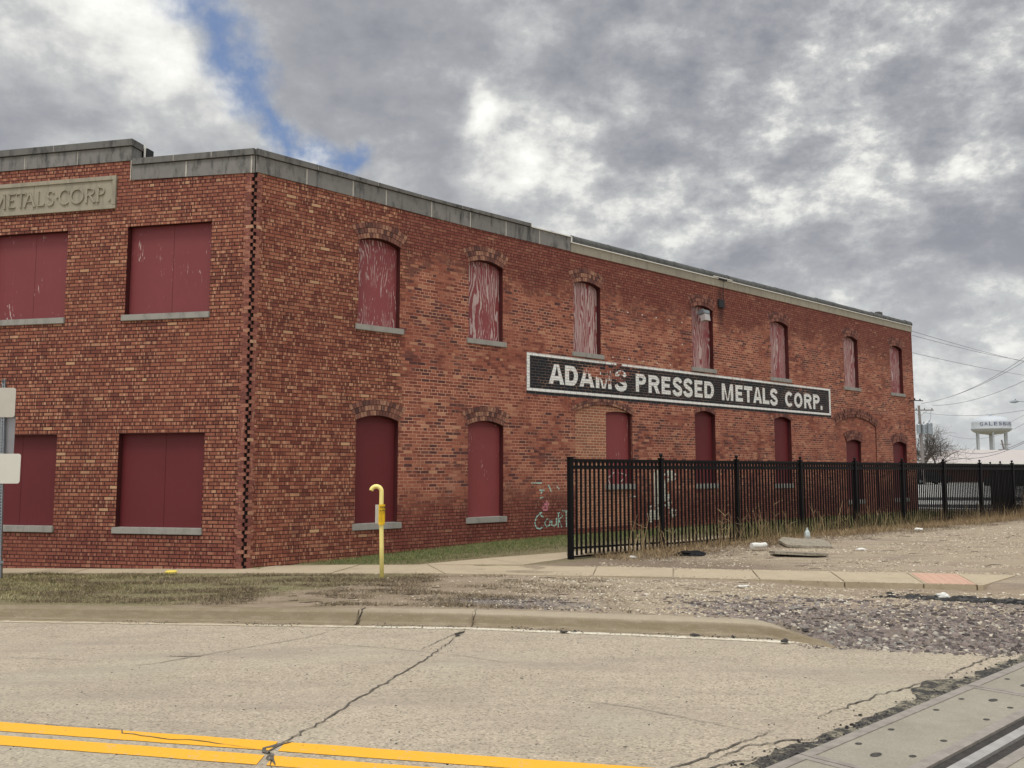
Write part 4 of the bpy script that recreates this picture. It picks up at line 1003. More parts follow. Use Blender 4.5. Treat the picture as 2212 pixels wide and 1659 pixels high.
# ---- graffiti
def ribbon(b, pts, wd_, y=-.0045):
    V = [Vector(p) for p in pts]
    L = []
    for i, p in enumerate(V):
        d = (V[min(i+1, len(V)-1)]-V[max(0, i-1)]).normalized(); n = Vector((-d.y, d.x))*wd_*.5; L.append((p-n, p+n))
    for i in range(len(V)-1): b.add([(q[0], y, q[1]) for q in (L[i][0], L[i+1][0], L[i+1][1], L[i][1])], [(0, 1, 2, 3)])
gr = MB()
for pts in ([(7.2, .55), (7.08, .62), (6.98, .56), (6.93, .43), (6.98, .32), (7.1, .29), (7.22, .36)], [(7.3, .50), (7.24, .42), (7.30, .33), (7.40, .36), (7.42, .46), (7.34, .51), (7.28, .48)],
            [(7.47, .50), (7.47, .36), (7.55, .33), (7.62, .38), (7.62, .52)], [(7.68, .30), (7.69, .64)], [(7.66, .62), (7.76, .64), (7.82, .55), (7.70, .48), (7.80, .30)],
            [(7.80, .68), (8.06, .66)], [(7.94, .67), (7.95, .30)], [(8.04, .60), (8.10, .40)], [(6.82, 1.33), (7.16, 1.32)], [(7.08, 1.16), (7.24, 1.15)], [(7.12, 1.08), (7.2, 1.17)],
            [(7.1, .99), (7.2, 1.0)], [(7.36, 1.28), (7.46, 1.12)], [(7.64, 1.24), (7.72, 1.17)], [(7.08, .64), (7.16, .66)]):
    gr = MB(); ribbon(gr, pts, .032); gr.build('graffiti_stroke', M_mint, bld, rz=AR, recalc=False)
pk = MB()
def blobp(b, cx_, cz_, rx, rz, y=-.0045, n=18, seed=0):
    b.add([(cx_+rx*math.cos(a)*(1+.25*mnoise.noise(Vector((a*2, seed, 0)))), y, cz_+rz*math.sin(a)*(1+.25*mnoise.noise(Vector((a*2, seed, 5))))) for a in [2*math.pi*i/n for i in range(n)]], [tuple(range(n))])
blobp(pk, 7.27, .84, .11, .085); blobp(pk, 7.26, .74, .10, .05, seed=4, y=-.0052); pk.build('pink_graffiti', M_pink, bld, rz=AR, recalc=False)
wg_ = MB()
wg_.add([(11.2, -.0045, .34), (11.42, -.0045, .34), (11.36, -.0045, 1.62), (11.18, -.0045, 1.62)], [(0, 1, 2, 3)]); wg_.build('white_graffiti', M_whiteg, bld, rz=AR, recalc=False)
for i, (a, c, d, e) in enumerate([(11.85, 1.45, .25, .18), (11.05, .50, .16, .22), (11.75, .8, .16, .2), (11.95, .5, .16, .12), (11.62, 1.2, .06, .3), (10.35, .95, .16, .02)]): wg_ = MB(); blobp(wg_, a, c, d, e, seed=i*3, y=-.005-.0004*i); wg_.build('white_graffiti', M_whiteg, bld, rz=AR, recalc=False)
ag = MB()
for pts in ([(9.78, 1.56), (9.55, 1.42), (9.62, 1.28)], [(9.95, 1.55), (10.24, 1.50), (10.0, 1.29)]): ag = MB(); ribbon(ag, pts, .022, y=.12); ag.build('arrow_graffiti', M_whitem, bld, rz=AR, recalc=False)
# ---- small fixed things on the side wall
b = MB()
for u, z in [(10.232, 5.617), (10.802, 5.619), (11.374, 5.613), (11.924, 5.614), (12.487, 5.612), (9.639, 4.41), (10.252, 4.41), (10.82, 4.41), (11.393, 4.404), (11.948, 4.41), (12.481, 5.009)]:
    b = MB(); b.box((u-.014, -.012, z-.014), (u+.014, -.001, z+.014)); b.build('anchor_bolt', M_whitem, bld, rz=AR)
b = MB(); MM = Matrix.Translation((13.36, -.12, 5.93)) @ Matrix.Rotation(R(-8), 4, 'X')
b.box((-.14, -.10, -.02), (.14, .12, .10), MM); b.box((-.05, -.0, .09), (.05, .12, .16), MM)
fl = b.build('floodlight', M_galv, bld, rz=AR)
bm = bmesh.new(); bm.from_mesh(fl.data); bmesh.ops.bevel(bm, geom=bm.edges[:], offset=.02, segments=2, affect='EDGES'); bm.to_mesh(fl.data); bm.free()
b = MB(); b.box((-.12, -.09, -.20), (.12, .06, -.021), MM); b.build('lens', plain('milky_lens', srgb(176, 170, 168), .3, .2, 30), fl)
b = MB(); b.tube([(26.25, -.15, 4.21), (27.2, -.15, 4.24)], .02, 6); b.tube([(26.4, .05, 4.21), (26.4, -.15, 4.215)], .015, 6)
for u in (26.5, 26.95): b.tube([(u, -.15, 4.22), (u, -.15, 4.30)], .025, 8)
b.build('wire_bracket', M_darkmetal, bld, rz=AR)
# ================================================================= fence
FD = Vector((.75873135, .65140367, 0)); F0 = Vector((1.06, 16.33, 0)); SP = 2.54
fz = math.atan2(FD.y, FD.x)
def ring(b, cx_, cz_, ro, ri, y0, y1, n=12):
    vs = []
    for y in (y0, y1):
        for r_ in (ro, ri):
            for k in range(n): vs.append((cx_+r_*math.cos(2*math.pi*k/n), y, cz_+r_*math.sin(2*math.pi*k/n)))
    fs = []
    for k in range(n):
        q = (k+1) % n
        fs += [(k, q, n+q, n+k), (2*n+k, 3*n+k, 3*n+q, 2*n+q), (k, 2*n+k, 2*n+q, q), (n+k, n+q, 3*n+q, 3*n+k)]
    b.add(vs, fs)
def fence_panel(parent, x0, L, zb0, zb1, low=False, bow=0.0):
    b = MB(); x1 = x0+L
    zb = lambda x: zb0+(zb1-zb0)*(x-x0)/L
    a, c = x0+.04, x1-.04
    b.box((a, -.018, 1.775), (c, .018, 1.815)); b.box((a, -.018, 1.63), (c, .018, 1.670))
    for q0, q1 in (((a, zb(a)), (c, zb(c))),):
        vs = [(x, y, z+dz) for dz in (0, .034) for y in (-.018, .018) for x, z in (q0, q1)]
        b.add([vs[0], vs[1], vs[3], vs[2], vs[4], vs[5], vs[7], vs[6]], [(0, 3, 2, 1), (4, 5, 6, 7), (0, 1, 5, 4), (1, 2, 6, 5), (2, 3, 7, 6), (3, 0, 4, 7)])
    if low: b.box((a, -.016, .035), (a+1.55, .016, .065))
    n = 20; st = (c-a)/(n+1)
    for i in range(n):
        x = a+st*(i+1)
        b.box((x-.0165, -.0145, zb(x)-.105+random.uniform(-.01, .01)), (x+.0165, .0145, 1.78))
    for i in range(n+1): ring(b, a+st*(i+.5), 1.7215, .0535, .034, -.012, .012)
    return b.build('picket_panel', M_black, parent)
def fence_post(parent, x, zg, ball=True, h=1.83):
    b = MB(); b.box((x-.042, -.042, zg-.3), (x+.042, .042, h)); b.box((x-.05, -.05, h), (x+.05, .05, h+.022))
    o = b.build('post', M_black, parent)
    if ball:
        b = MB(); b.lathe([(.0, .0), (.022, .002), (.016, .02), (.032, .035), (.038, .055), (.030, .078), (.014, .088), (0, .092)], (x, 0, h+.02), 12); b.build('post_cap', M_black, o, smooth=True)
    return o
fence = tag(empty('metal_fence', F0, fz), 'long black picket fence with a row of rings along its top beside the brick wall', 'fence')
for i in range(13):
    p = F0+FD*SP*i; fence_post(fence, SP*i, terr(p.x, p.y), ball=i > 0)
zbs = [.19, .13, .13, .15, .17, .18, .20, .22, .24, .25, .26, .27, .28]
for i in range(12): fence_panel(fence, SP*i, SP, zbs[i] if i else .19, (zbs[i+1] if i else .16), low=(i == 0))
c8 = F0+FD*SP*8; tgt = Vector((18.45, 34.6, 0)); dv = (tgt-c8); Ld = dv.length
fence2 = tag(empty('metal_fence', c8, math.atan2(dv.y, dv.x)), 'short return run of black picket fence seen almost end-on as a solid block', 'fence')
for i in range(2): fence_panel(fence2, Ld/2*i, Ld/2, .24, .25)
for i in (1, 2): fence_post(fence2, Ld/2*i, .1)
# ================================================================= gas pipeline marker
pm = tag(empty('pipeline_marker', (-2.03, 14.0, gz(-2.03, 13.55)-.02), 0), 'pale yellow hooked pipe with a gas pipeline warning plate, standing in the verge', 'pipeline marker')
b = MB(); hr = .082; top = 1.335
pts = [(.025, 0, -.1), (.012, 0, .5), (0, 0, 1.0), (0, 0, top-.02)]+[(-hr+hr*math.cos(a), 0, top+hr*math.sin(a)) for a in [R(12*i) for i in range(1, 15)]]
b.tube(pts, .034, 16); b.build('pipe', M_yellow, pm, smooth=False).data.shade_smooth()
def bend(vs, rad, a0, zc=0.0):
    return [Vector((rad*math.sin(v.x/rad+a0), -rad*math.cos(v.x/rad+a0)+v.y, v.z+zc)) for v in vs]
b = MB(); n = 14; rad = .055; w0, w1 = -.035, .105
vs = []
for y in (rad, rad+.004):
    for i in range(n+1):
        x = w0+(w1-w0)*i/n
        for z in (.83, 1.14): vs.append((y*math.sin(x/rad), -y*math.cos(x/rad), z))
k = 2*(n+1)
fs = []
for i in range(n):
    a = 2*i; fs += [(a, a+1, a+3, a+2), (k+a, k+a+2, k+a+3, k+a+1), (a, a+2, k+a+2, k+a), (a+1, k+a+1, k+a+3, a+3)]
fs += [(0, k, k+1, 1), (2*n, 2*n+1, k+2*n+1, k+2*n)]
b.add(vs, fs); pl = b.build('warning_plate', M_signyellow, pm)
b = MB(); b.box((-.095, .012, .845), (-.028, .018, 1.135)); b.build('rear_plate', M_signbeige, pl)
for txt, z0, z1, x0, x1, bo in (('WARNING', 1.075, 1.115, -.018, .098, .02), ('GAS PIPELINE', 1.03, 1.062, -.022, .102, .02), ('BEFORE DIGGING CALL', 1.005, 1.015, -.026, .10, .03), ('CALL', .975, .988, -.012, .03, .03)):
    vs, fs = textmesh(txt, bo); vs = fit(vs, x0, x1, z0, z1); vs = bend(vs, rad+.0052, 0)
    t = MB(); t.add(vs, fs); t.build('plate_lettering', M_ink, pl, recalc=False)
b = MB(); b.add(bend([Vector((x, 0, z)) for x, z in ((-.012, .87), (.02, .87), (.02, .96), (-.012, .96))], rad+.005, 0), [(0, 1, 2, 3)]); b.build('plate_symbol', M_ink, pl, recalc=False)
# ================================================================= street sign at the left edge
sg = tag(empty('street_sign', (-8.54, 15.13, -.20), R(6)), 'perforated square steel sign post carrying three blank-backed sign plates at the left edge', 'street sign')
b = MB(); lean = -.02
def PX(z): return -.045*z/3.3
Mz = Matrix.Shear('XZ', 4, (0, 0)) if False else Matrix.Identity(4)
for (x0, x1, y0, y1) in ((-.025, -.022, -.025, .025), (.022, .025, -.025, .025), (-.022, .022, .022, .025)): b.box((x0, y0, 0), (x1, y1, 3.35))
for i in range(66):
    z = .05*i
    b.box((-.022, -.025, z+.012), (-.0075, -.022, z+.038)); b.box((.0075, -.025, z+.012), (.022, -.022, z+.038)); b.box((-.022, -.025, z-.012), (.022, -.022, z+.012))
post = b.build('post', M_galv, sg); post.rotation_euler = (0, -R(1.7), 0)
b = MB(); b.box((-.034, -.034, -.2), (.034, .034, .33)); b.box((-.06, -.045, .26), (.075, -.034, .30)); b.build('anchor_sleeve', M_galv, post)
def plate(name, w_, z0, z1, y, m, r_=.04, off=0.0):
    pts = []
    for (cx_, cz_, a0) in ((w_/2-r_, z1-r_, 0), (-w_/2+r_, z1-r_, 90), (-w_/2+r_, z0+r_, 180), (w_/2-r_, z0+r_, 270)):
        for i in range(5): pts.append((off+cx_+r_*math.cos(R(a0+22.5*i)), cz_+r_*math.sin(R(a0+22.5*i))))
    b = MB(); b.prism(pts, y, y+.004); return b.build(name, m, sg)
plate('sign_plate', .32, 2.70, 3.20, -.034, M_signbeige, off=-.045); plate('sign_plate', .30, 2.05, 2.78, .04, M_alu, .05, off=-.05); plate('sign_plate', .54, 1.585, 2.085, -.034, M_signwhiteface, off=-.02)
# ================================================================= far things on the right
def place(px_, Y_, z=.1):
    p = tg(px_, 1000, Y_); return Vector((p.x, p.y, z))
# utility pole
PB = place(1994, 96)
up = tag(empty('utility_pole', PB), 'weathered wooden utility pole with crossarm and grey transformers beside the brick building corner', 'utility pole')
def topz(py_, Y_): return tg(1990, py_, Y_).z
b = MB(); b.tube([(0, 0, -.5), (-.05, 0, 4), (-.2, 0, topz(876, 96)-.1)], [.20, .17, .12], 10); b.build('pole', M_pole, up)
zc = topz(886, 96)-.1
b = MB(); b.box((-1.3, -.08, zc-.06), (1.35, .04, zc+.06)); b.tube([(-.9, -.08, zc-.06), (-.15, -.1, zc-.65)], .02, 5); b.tube([(.65, -.08, zc-.06), (-.15, -.1, zc-.65)], .02, 5); ca = b.build('crossarm', M_pole, up)
b = MB()
for x in (-1.15, -.5, .4, 1.2): b.lathe([(.05, 0), (.06, .06), (.03, .12), (.05, .16), (0, .2)], (x, -.02, zc+.06), 8)
b.build('insulator', M_darkmetal, ca)
zt_ = topz(925, 96)-.1
for dx, r_, h_ in ((.72, .30, 1.1), (-.45, .22, .95), (.12, .22, .95)):
    b = MB(); b.lathe([(0, 0), (r_, .02), (r_, h_), (r_*.8, h_+.08), (0, h_+.1)], (dx, -.3, zt_-.6), 14); b.lathe([(.04, 0), (.05, .15), (.02, .3), (0, .31)], (dx, -.3, zt_-.6+h_+.1), 8)
    b.build('transformer', M_galv, up)
b = MB(); b.tube([(-.3, -.1, zt_-.7), (-.55, -.1, zt_-2.2), (-.35, 0, 1)], .03, 5); b.tube([(1.05, -.05, zc-.1), (1.0, -.1, zc-.7), (.8, -.3, zt_+.7)], .015, 5); b.build('service_cable', M_darkmetal, up)
# second, thinner pole in front of the tank
PB2 = place(2170, 150)
up2 = tag(empty('utility_pole', PB2), 'thin distant utility pole standing in front of the pale water tower', 'utility pole')
z2 = tg(2158, 950, 150).z-.1
b = MB(); b.tube([(1.0, 0, -.5), (-.3, 0, z2)], [.19, .12], 8); b.build('pole', M_pole, up2)
b = MB(); b.box((-.9, -.05, z2-1.7), (.9, .05, z2-1.58)); b.box((-.5, -.05, z2-.8), (1.2, .05, z2-.7)); b.build('crossarm', M_pole, up2)
b = MB(); b.lathe([(0, 0), (.3, .02), (.3, .9), (0, 1)], (.75, 0, z2-3.4), 12); b.lathe([(0, 0), (.3, .02), (.3, .9), (0, 1)], (-.45, 0, z2-3.3), 12); b.build('transformer', M_galv, up2)
# ---- bare tree
TB = place(1981, 112)
tree = tag(empty('bare_tree', TB), 'leafless grey tree with spreading crooked branches behind the utility pole', 'tree')
rnd = random.Random(11)
trb = MB(); crb = MB()
trb.tube([(0, 0, -.5), (.1, .05, .7), (.0, 0, 1.7)], [.42, .34, .30], 10)
def branch(b, p, d, r_, L, lev):
    n = 5; pts = [p]; rs_ = [r_]; q = p.copy(); dd = d.copy()
    for i in range(n):
        dd = (dd+Vector((rnd.uniform(-.36, .36), rnd.uniform(-.3, .3), rnd.uniform(-.30, .26)))).normalized()
        q = q+dd*L/n; pts.append(q.copy()); rs_.append(r_*(1-.62*(i+1)/n))
        if lev < 4 and i >= 1:
            for k in range(2 if lev < 2 else (2 if rnd.random() < .7 else 1)):
                ax = Vector((rnd.uniform(-1, 1), rnd.uniform(-1, 1), rnd.uniform(-.35, .9))).normalized()
                nd = (dd*.55+ax*.8).normalized()
                branch(b, q.copy(), nd, max(.014, rs_[-1]*.6), L*rnd.uniform(.5, .75), lev+1)
    b.tube(pts, rs_, 5 if lev < 3 else 3, cap=False)
for d, L in (((1, .1, .50), 3.8), ((.7, .4, .9), 3.6), ((-.7, .2, .8), 3.4), ((.1, -.3, 1.2), 3.5), ((.95, -.3, .18), 3.6), ((-.2, .7, .9), 3.0)):
    branch(crb, Vector((0, 0, 1.6)), Vector(d).normalized(), .19, L, 1)
trb.build('trunk', M_bark, tree); crb.build('crown', M_bark, tree, recalc=False)
# ---- water tower
WY = 480.0; Wp = place(2145, WY, 0)
wt = tag(empty('water_tower', Wp), 'pale blue-white water tower on legs with GALESBURG lettering round its tank', 'water tower')
Rr = 39.0/1929.6*WY*1.0; zT = tg(2145, 899, WY).z; zB = tg(2145, 927, WY).z; zU = tg(2145, 938, WY).z
b = MB(); Ht = zT-zB
prof = [(Rr*.25, zU-.2)]+[(Rr*(.25+.75*math.sin(R(a))), zB-(zB-zU)*math.cos(R(a))) for a in range(10, 91, 10)]+[(Rr*.985, zB+.3), (Rr*.975, zB+Ht*.45)]+[(Rr*.975*math.cos(R(a))**.8, zB+Ht*.45+Ht*.55*math.sin(R(a))) for a in range(8, 90, 8)]+[(0, zT)]
b.lathe(prof, n=48); tank = b.build('tank', M_tower, wt, smooth=True)
b = MB(); b.lathe([(Rr*.98, 0), (Rr*1.03, 0), (Rr*1.03, .35), (Rr*1.02, .35), (Rr*1.02, .12), (Rr*.98, .12)], (0, 0, zB-.1), 48); b.lathe([(.8, 0), (.8, 1.2), (.3, 1.6), (0, 1.7)], (0, 0, zT-.3), 10); b.build('walkway', M_tower, tank)
for i in range(6):
    a = R(60*i+8); b = MB(); x, y = Rr*.80*math.cos(a), Rr*.80*math.sin(a)
    b.tube([(x, y, -1), (x, y, (zB+zU)/2+1)], .46, 10); b.build('leg', M_tower, wt)
b = MB(); b.tube([(0, 0, -1), (0, 0, zU+.4)], 1.0, 16); b.build('riser', M_tower, wt)
for i, ch in enumerate('GALESBURG'):
    vs, fs = textmesh(ch, .0); a = R(-28+13.8*i); cw = 1.7; z0 = zB+Ht*.235
    vs = fit(vs, -cw/2, cw/2, z0, z0+Ht*.27); rr_ = Rr*1.0+.05
    az = math.atan2(-Wp.y, -Wp.x)    # facing the camera
    out_ = []
    for v in vs:
        t = az+a+v.x/rr_; rad_ = Rr*.985+.10
        out_.append((rad_*math.cos(t), rad_*math.sin(t), v.z))
    t = MB(); t.add(out_, fs); t.build('tank_lettering', M_towertext, tank, recalc=False)
# ---- low hip-roofed building
hb = tag(empty('low_building', (0, 0, 0)), 'long low red-brown building with a broad pale hip roof beyond the parking lot', 'building')
y0 = 118.0; xl = tg(1996, 1000, y0).x; xr = xl+46; ze = tg(2100, 1000, y0).z; zr = tg(2174, 971.5, 130).z
b = MB(); b.box((xl+.8, y0+.8, -.2), (xr-.8, y0+25, ze)); b.build('wall', plain('red_brown_siding', srgb(96, 58, 54), .8, .2), hb)
b = MB(); vs = [(xl, y0, ze), (xr, y0, ze), (xr, y0+26, ze), (xl, y0+26, ze), (tg(2062, 976, 131).x, y0+13, zr), (tg(2180, 971, 131).x+4, y0+13, zr)]
b.add(vs, [(0, 1, 5, 4), (1, 2, 5), (2, 3, 4, 5), (3, 0, 4)])
b.build('roof', plain('pale_roof', srgb(176, 167, 162), .7, .06, 2), hb, recalc=False)
b = MB(); b.box((xl-.05, y0-.06, ze-.22), (xr, y0-.01, ze+.05)); b.build('fascia', M_whitem, hb)
b = MB()
for x, h_ in ((tg(2025, 1000, y0).x, 1.5), (tg(2080, 1000, y0).x, 2.2)): b.tube([(x, y0+6, ze), (x, y0+6, ze+h_+.6)], .06, 6)
b.build('vent_pipe', M_darkmetal, hb)
# ---- parked vehicles far off
def car(name, loc, rz, m, label, cat, pickup=False, L=4.6, H_=1.45):
    c = tag(empty(name, loc, rz), label, cat); W_ = .88
    b = MB()
    pr = [(-L/2, .35), (L/2, .35), (L/2, .72), (L/2-.15, .92), (L*.22, .98), (L*.12, .98)]+([(-L*.10, .98), (-L/2, .98)] if pickup else [(-L*.36, 1.0), (-L/2, .95)])
    b.prism(pr, -W_, W_); b.build('body', m, c)
    b = MB(); cb = [(L*.20, .985), (L*.08, H_), (-L*.12, H_), (-L*.16, .985)] if pickup else [(L*.22, .985), (L*.07, H_), (-L*.30, H_), (-L*.42, .985)]
    b.prism(cb, -W_*.88, W_*.88); b.build('cabin', M_darkmetal, c)
    for x in (-L*.31, L*.31):
        for y in (-W_, W_-.2):
            b = MB(); b.tube([(x, y-.01, .34), (x, y+.21, .34)], .34, 16); wh = b.build('wheel', M_black, c)
            b = MB(); b.tube([(x, y-.02, .34), (x, y+.22, .34)], .18, 12); b.build('rim', M_galv, wh)
    return c
M_carpaint = plain('dark_car_paint', (.012, .013, .018), .25, .1); M_carpaint2 = plain('black_truck_paint', (.01, .01, .012), .3, .1)
car('parked_car', place(2003, 97, .125), R(8), M_carpaint, 'dark car parked before the low building, seen through the fence beside the brick corner', 'car')
car('pickup_truck', place(2215, 66, .125), R(4), M_carpaint2, 'black pickup truck parked behind the fence at the right edge', 'pickup truck', True, 5.4, 1.75)
# ---- street lamp entering at the right edge
lp = tag(empty('street_lamp', place(2242, 82, .1)), 'cobra-head street lamp whose arm reaches in from the right edge', 'street lamp')
zl = tg(2200, 868, 82).z-.1
b = MB(); b.tube([(0, 0, -.3), (0, 0, zl-.3), (-.1, 0, zl)], [.10, .07, .05], 8); b.tube([(0, 0, zl-.35), (-.6, 0, zl+.02), (-1.6, 0, zl+.04)], .035, 6); b.build('pole', M_galv, lp)
b = MB(); b.tube([(-1.45, 0, zl+.03), (-1.75, 0, zl+.02), (-2.1, 0, zl), (-2.3, 0, zl)], [.05, .15, .13, .03], 10); b.lathe([(.05, 0), (.05, .12), (0, .14)], (-1.75, 0, zl+.13), 8); b.build('lamp_head', M_galv, lp)
# ---- wires
def wire(a, c, sag, label, r_=.016, grp='overhead wires'):
    pts = []
    for i in range(25):
        t = i/24; p = a.lerp(c, t); p.z -= sag*4*t*(1-t); pts.append(p)
    b = MB(); b.tube(pts, r_, 5, cap=False); o = b.build('overhead_wire', M_wire, recalc=False); tag(o, label, 'wire', grp); return o
def wirepx(p0, pm_, p1, Y0, Y1, label, r_=.016):
    a = tg(*p0, Y0); c = tg(*p1, Y1); mid_ = a.lerp(c, .5)
    # sag measured so that the middle of the span hangs where the photograph has it
    k = tg(pm_[0], pm_[1], mid_.y); return wire(a, c, mid_.z-k.z, label, r_)
wall_end = C0+cR
zp = lambda x, y: ((2650+x/3.3175)*.72, (950+y/3.3175)*.72)
W = [((290, 145), (860, 365), (1500, 470), 34, 60, 'uppermost service wire running right from the end of the brick building'),
     ((290, 185), (860, 378), (1500, 452), 34, 60, 'second service wire from the end of the brick building, just under the uppermost'),
     ((295, 360), (830, 525), (1500, 597), 34, 60, 'lowest of the wires leaving the end of the brick building to the right'),
     ((380, 862), (900, 722), (1500, 335), 96, 70, 'upper wire climbing from the crossarm of the weathered pole to the right edge'),
     ((380, 864), (920, 728), (1500, 385), 96, 70, 'wire climbing from the crossarm to the right edge just under the upper one'),
     ((490, 884), (940, 822), (1500, 590), 96, 70, 'lower wire climbing gently from the end of the crossarm to the right edge'),
     ((400, 955), (880, 984), (1500, 912), 96, 80, 'nearly level wire passing just over the water tower'),
     ((1100, 1165), (1250, 1050), (1500, 935), 150, 110, 'faint wire rising to the right from the top of the thin distant pole'),
     ((660, 1180), (1000, 1200), (1500, 1000), 100, 90, 'faint wire crossing in front of the tank legs'),
     ((690, 1325), (1000, 1355), (1500, 1185), 112, 90, 'thick lower cable crossing the pale roof, upper of the sagging ones'),
     ((610, 1385), (1000, 1395), (1500, 1200), 112, 90, 'thick lower cable sagging deepest across the pale roof')]
for p0, pm_, p1, Y0, Y1, lab in W: wirepx(zp(*p0), zp(*pm_), zp(*p1), Y0, Y1, lab, .011 if Y0 < 40 else (.022 if 'thick' not in lab else .035))
# ================================================================= litter and small things
def drop(x, y): return Vector((x, y, on(x, y)))
b = MB(); b.lathe([(0, .0), (.055, .0), (.056, .045), (.05, .05), (0, .05)], n=20)
o = b.build('plastic_disc', plain('yellow_plastic', srgb(226, 204, 96), .4, .1), loc=drop(-5.74, 15.28)+Vector((0, 0, .01))); o.scale = (1.8, 1.2, .7); o.rotation_euler = (R(10), 0, 0)
tag(o, 'flat yellow plastic disc lying at the edge of the sidewalk on the left', 'plastic disc')
b = MB(); b.tube([(0, 0, 0), (.1, .01, .005), (.2, 0, .0), (.34, .02, .01)], [.055, .058, .052, .05], 12)
o = b.build('paper_cup', M_white, loc=drop(4.70, 17.75)+Vector((0, 0, .10)), rz=R(20)); tag(o, 'white paper cup lying on its side in dead weeds by the fence', 'cup')
b = MB(); b.lathe([(0, 0), (.075, 0), (.08, .10), (.07, .18), (.03, .25), (.028, .30), (0, .30)], n=14)
o = b.build('plastic_bottle', plain('cloudy_plastic', srgb(196, 204, 200), .3, .3, 20), loc=drop(6.55, 20.05), rz=0); o.scale = (.8, .8, .85); tag(o, 'cloudy plastic jug standing against the foot of the fence', 'jug')
def rough(name, pts, th, m, loc, label, cat, rz=0.0, tilt=(0, 0), group=None):
    b = MB(); b.prism([(x, y) for x, y in pts], 0, th)
    b.v = [(x, z+random.uniform(-.006, .006), -y) for x, y, z in b.v]
    o = b.build(name, m, loc=loc, rz=rz); o.rotation_euler = (tilt[0], tilt[1], rz); tag(o, label, cat, group); return o
rough('concrete_slab', [(-.50, -.50), (-.1, -.58), (.40, -.5), (.46, .1), (.38, .56), (-.1, .48), (-.40, .60), (-.56, .1)], .05, M_slab, drop(6.12, 18.75)+Vector((0, 0, .075)), 'larger broken concrete slab, the upper one by the fence', 'concrete slab', R(-8), (R(4), R(2)))
rough('concrete_slab', [(-.52, -.3), (.2, -.38), (.46, -.2), (.38, .22), (-.2, .32), (-.56, .1)], .05, M_slab, drop(5.42, 17.0)+Vector((0, 0, .065)), 'smaller jagged concrete slab lying nearer the sidewalk', 'concrete slab', R(-6), (R(-3), R(2)))
def crumple(name, r_, m, loc, label, cat, sc3=(1, 1, 1), seed=0, group=None):
    bm = bmesh.new(); bmesh.ops.create_icosphere(bm, subdivisions=3, radius=r_)
    for v in bm.verts:
        k = 1+.45*mnoise.noise(v.co*(2.2/r_)*.6+Vector((seed, 0, 0)))+.15*mnoise.noise(v.co*(6/r_)+Vector((0, seed, 0)))
        v.co = Vector((v.co.x*k*sc3[0], v.co.y*k*sc3[1], max(-.2*r_, v.co.z*k*sc3[2])))
    me = bpy.data.meshes.new(name); bm.to_mesh(me); bm.free(); me.materials.append(m)
    o = bpy.data.objects.new(name, me); sc.collection.objects.link(o); o.location = loc; tag(o, label, cat, group); return o
crumple('foam_cup', 0.064, M_white, drop(5.62, 11.86)+Vector((0, 0, .03)), 'crushed white foam cup in the dirt in front of the red tactile panel', 'cup', (1.3, .8, .75), 3)
crumple('rubber_scrap', .16, M_black, drop(3.35, 17.0)+Vector((0, 0, .03)), 'black rubber scrap lying in weeds at the foot of the fence', 'rubber scrap', (1.7, 1, .38), 5)
crumple('litter_scrap', 0.053, M_white, drop(6.9, 17.9)+Vector((0, 0, .02)), 'small white paper scrap on the gravel right of the slabs', 'paper scrap', (1.6, 1, .4), 8)
crumple('litter_scrap', 0.068, M_whitem, drop(10.3, 22.9)+Vector((0, 0, .03)), 'white plastic scrap in the dead grass midway along the fence', 'plastic scrap', (1.5, 1, .45), 9)
crumple('litter_scrap', .05, M_white, drop(2.2, 16.55)+Vector((0, 0, .02)), 'tiny white scrap in the dead grass near the first fence post', 'paper scrap', (1.4, 1, .5), 12)
crumple('litter_scrap', 0.045, M_white, drop(3.2, 12.55)+Vector((0, 0, .01)), 'white scrap on the dirt just in front of the walk edge', 'paper scrap', (1.8, .8, .3), 14)
crumple('kerb_rock', .034, M_stone_dark, S(1.9, 9.9, -.10), 'dark flat rock in the gutter where the white line runs', 'rock', (1.5, .8, .5), 21)
crumple('kerb_rock', .034, M_stone_dark, S(2.72, 9.72, -.095), 'dark rock beside the end of the kerb', 'rock', (1.2, .9, .7), 22)
crumple('kerb_rock', .030, M_stone_dark, S(.55, 9.82, -.105), 'dark flat pebble on the white line left of the kerb end', 'rock', (1.5, .6, .3), 24)
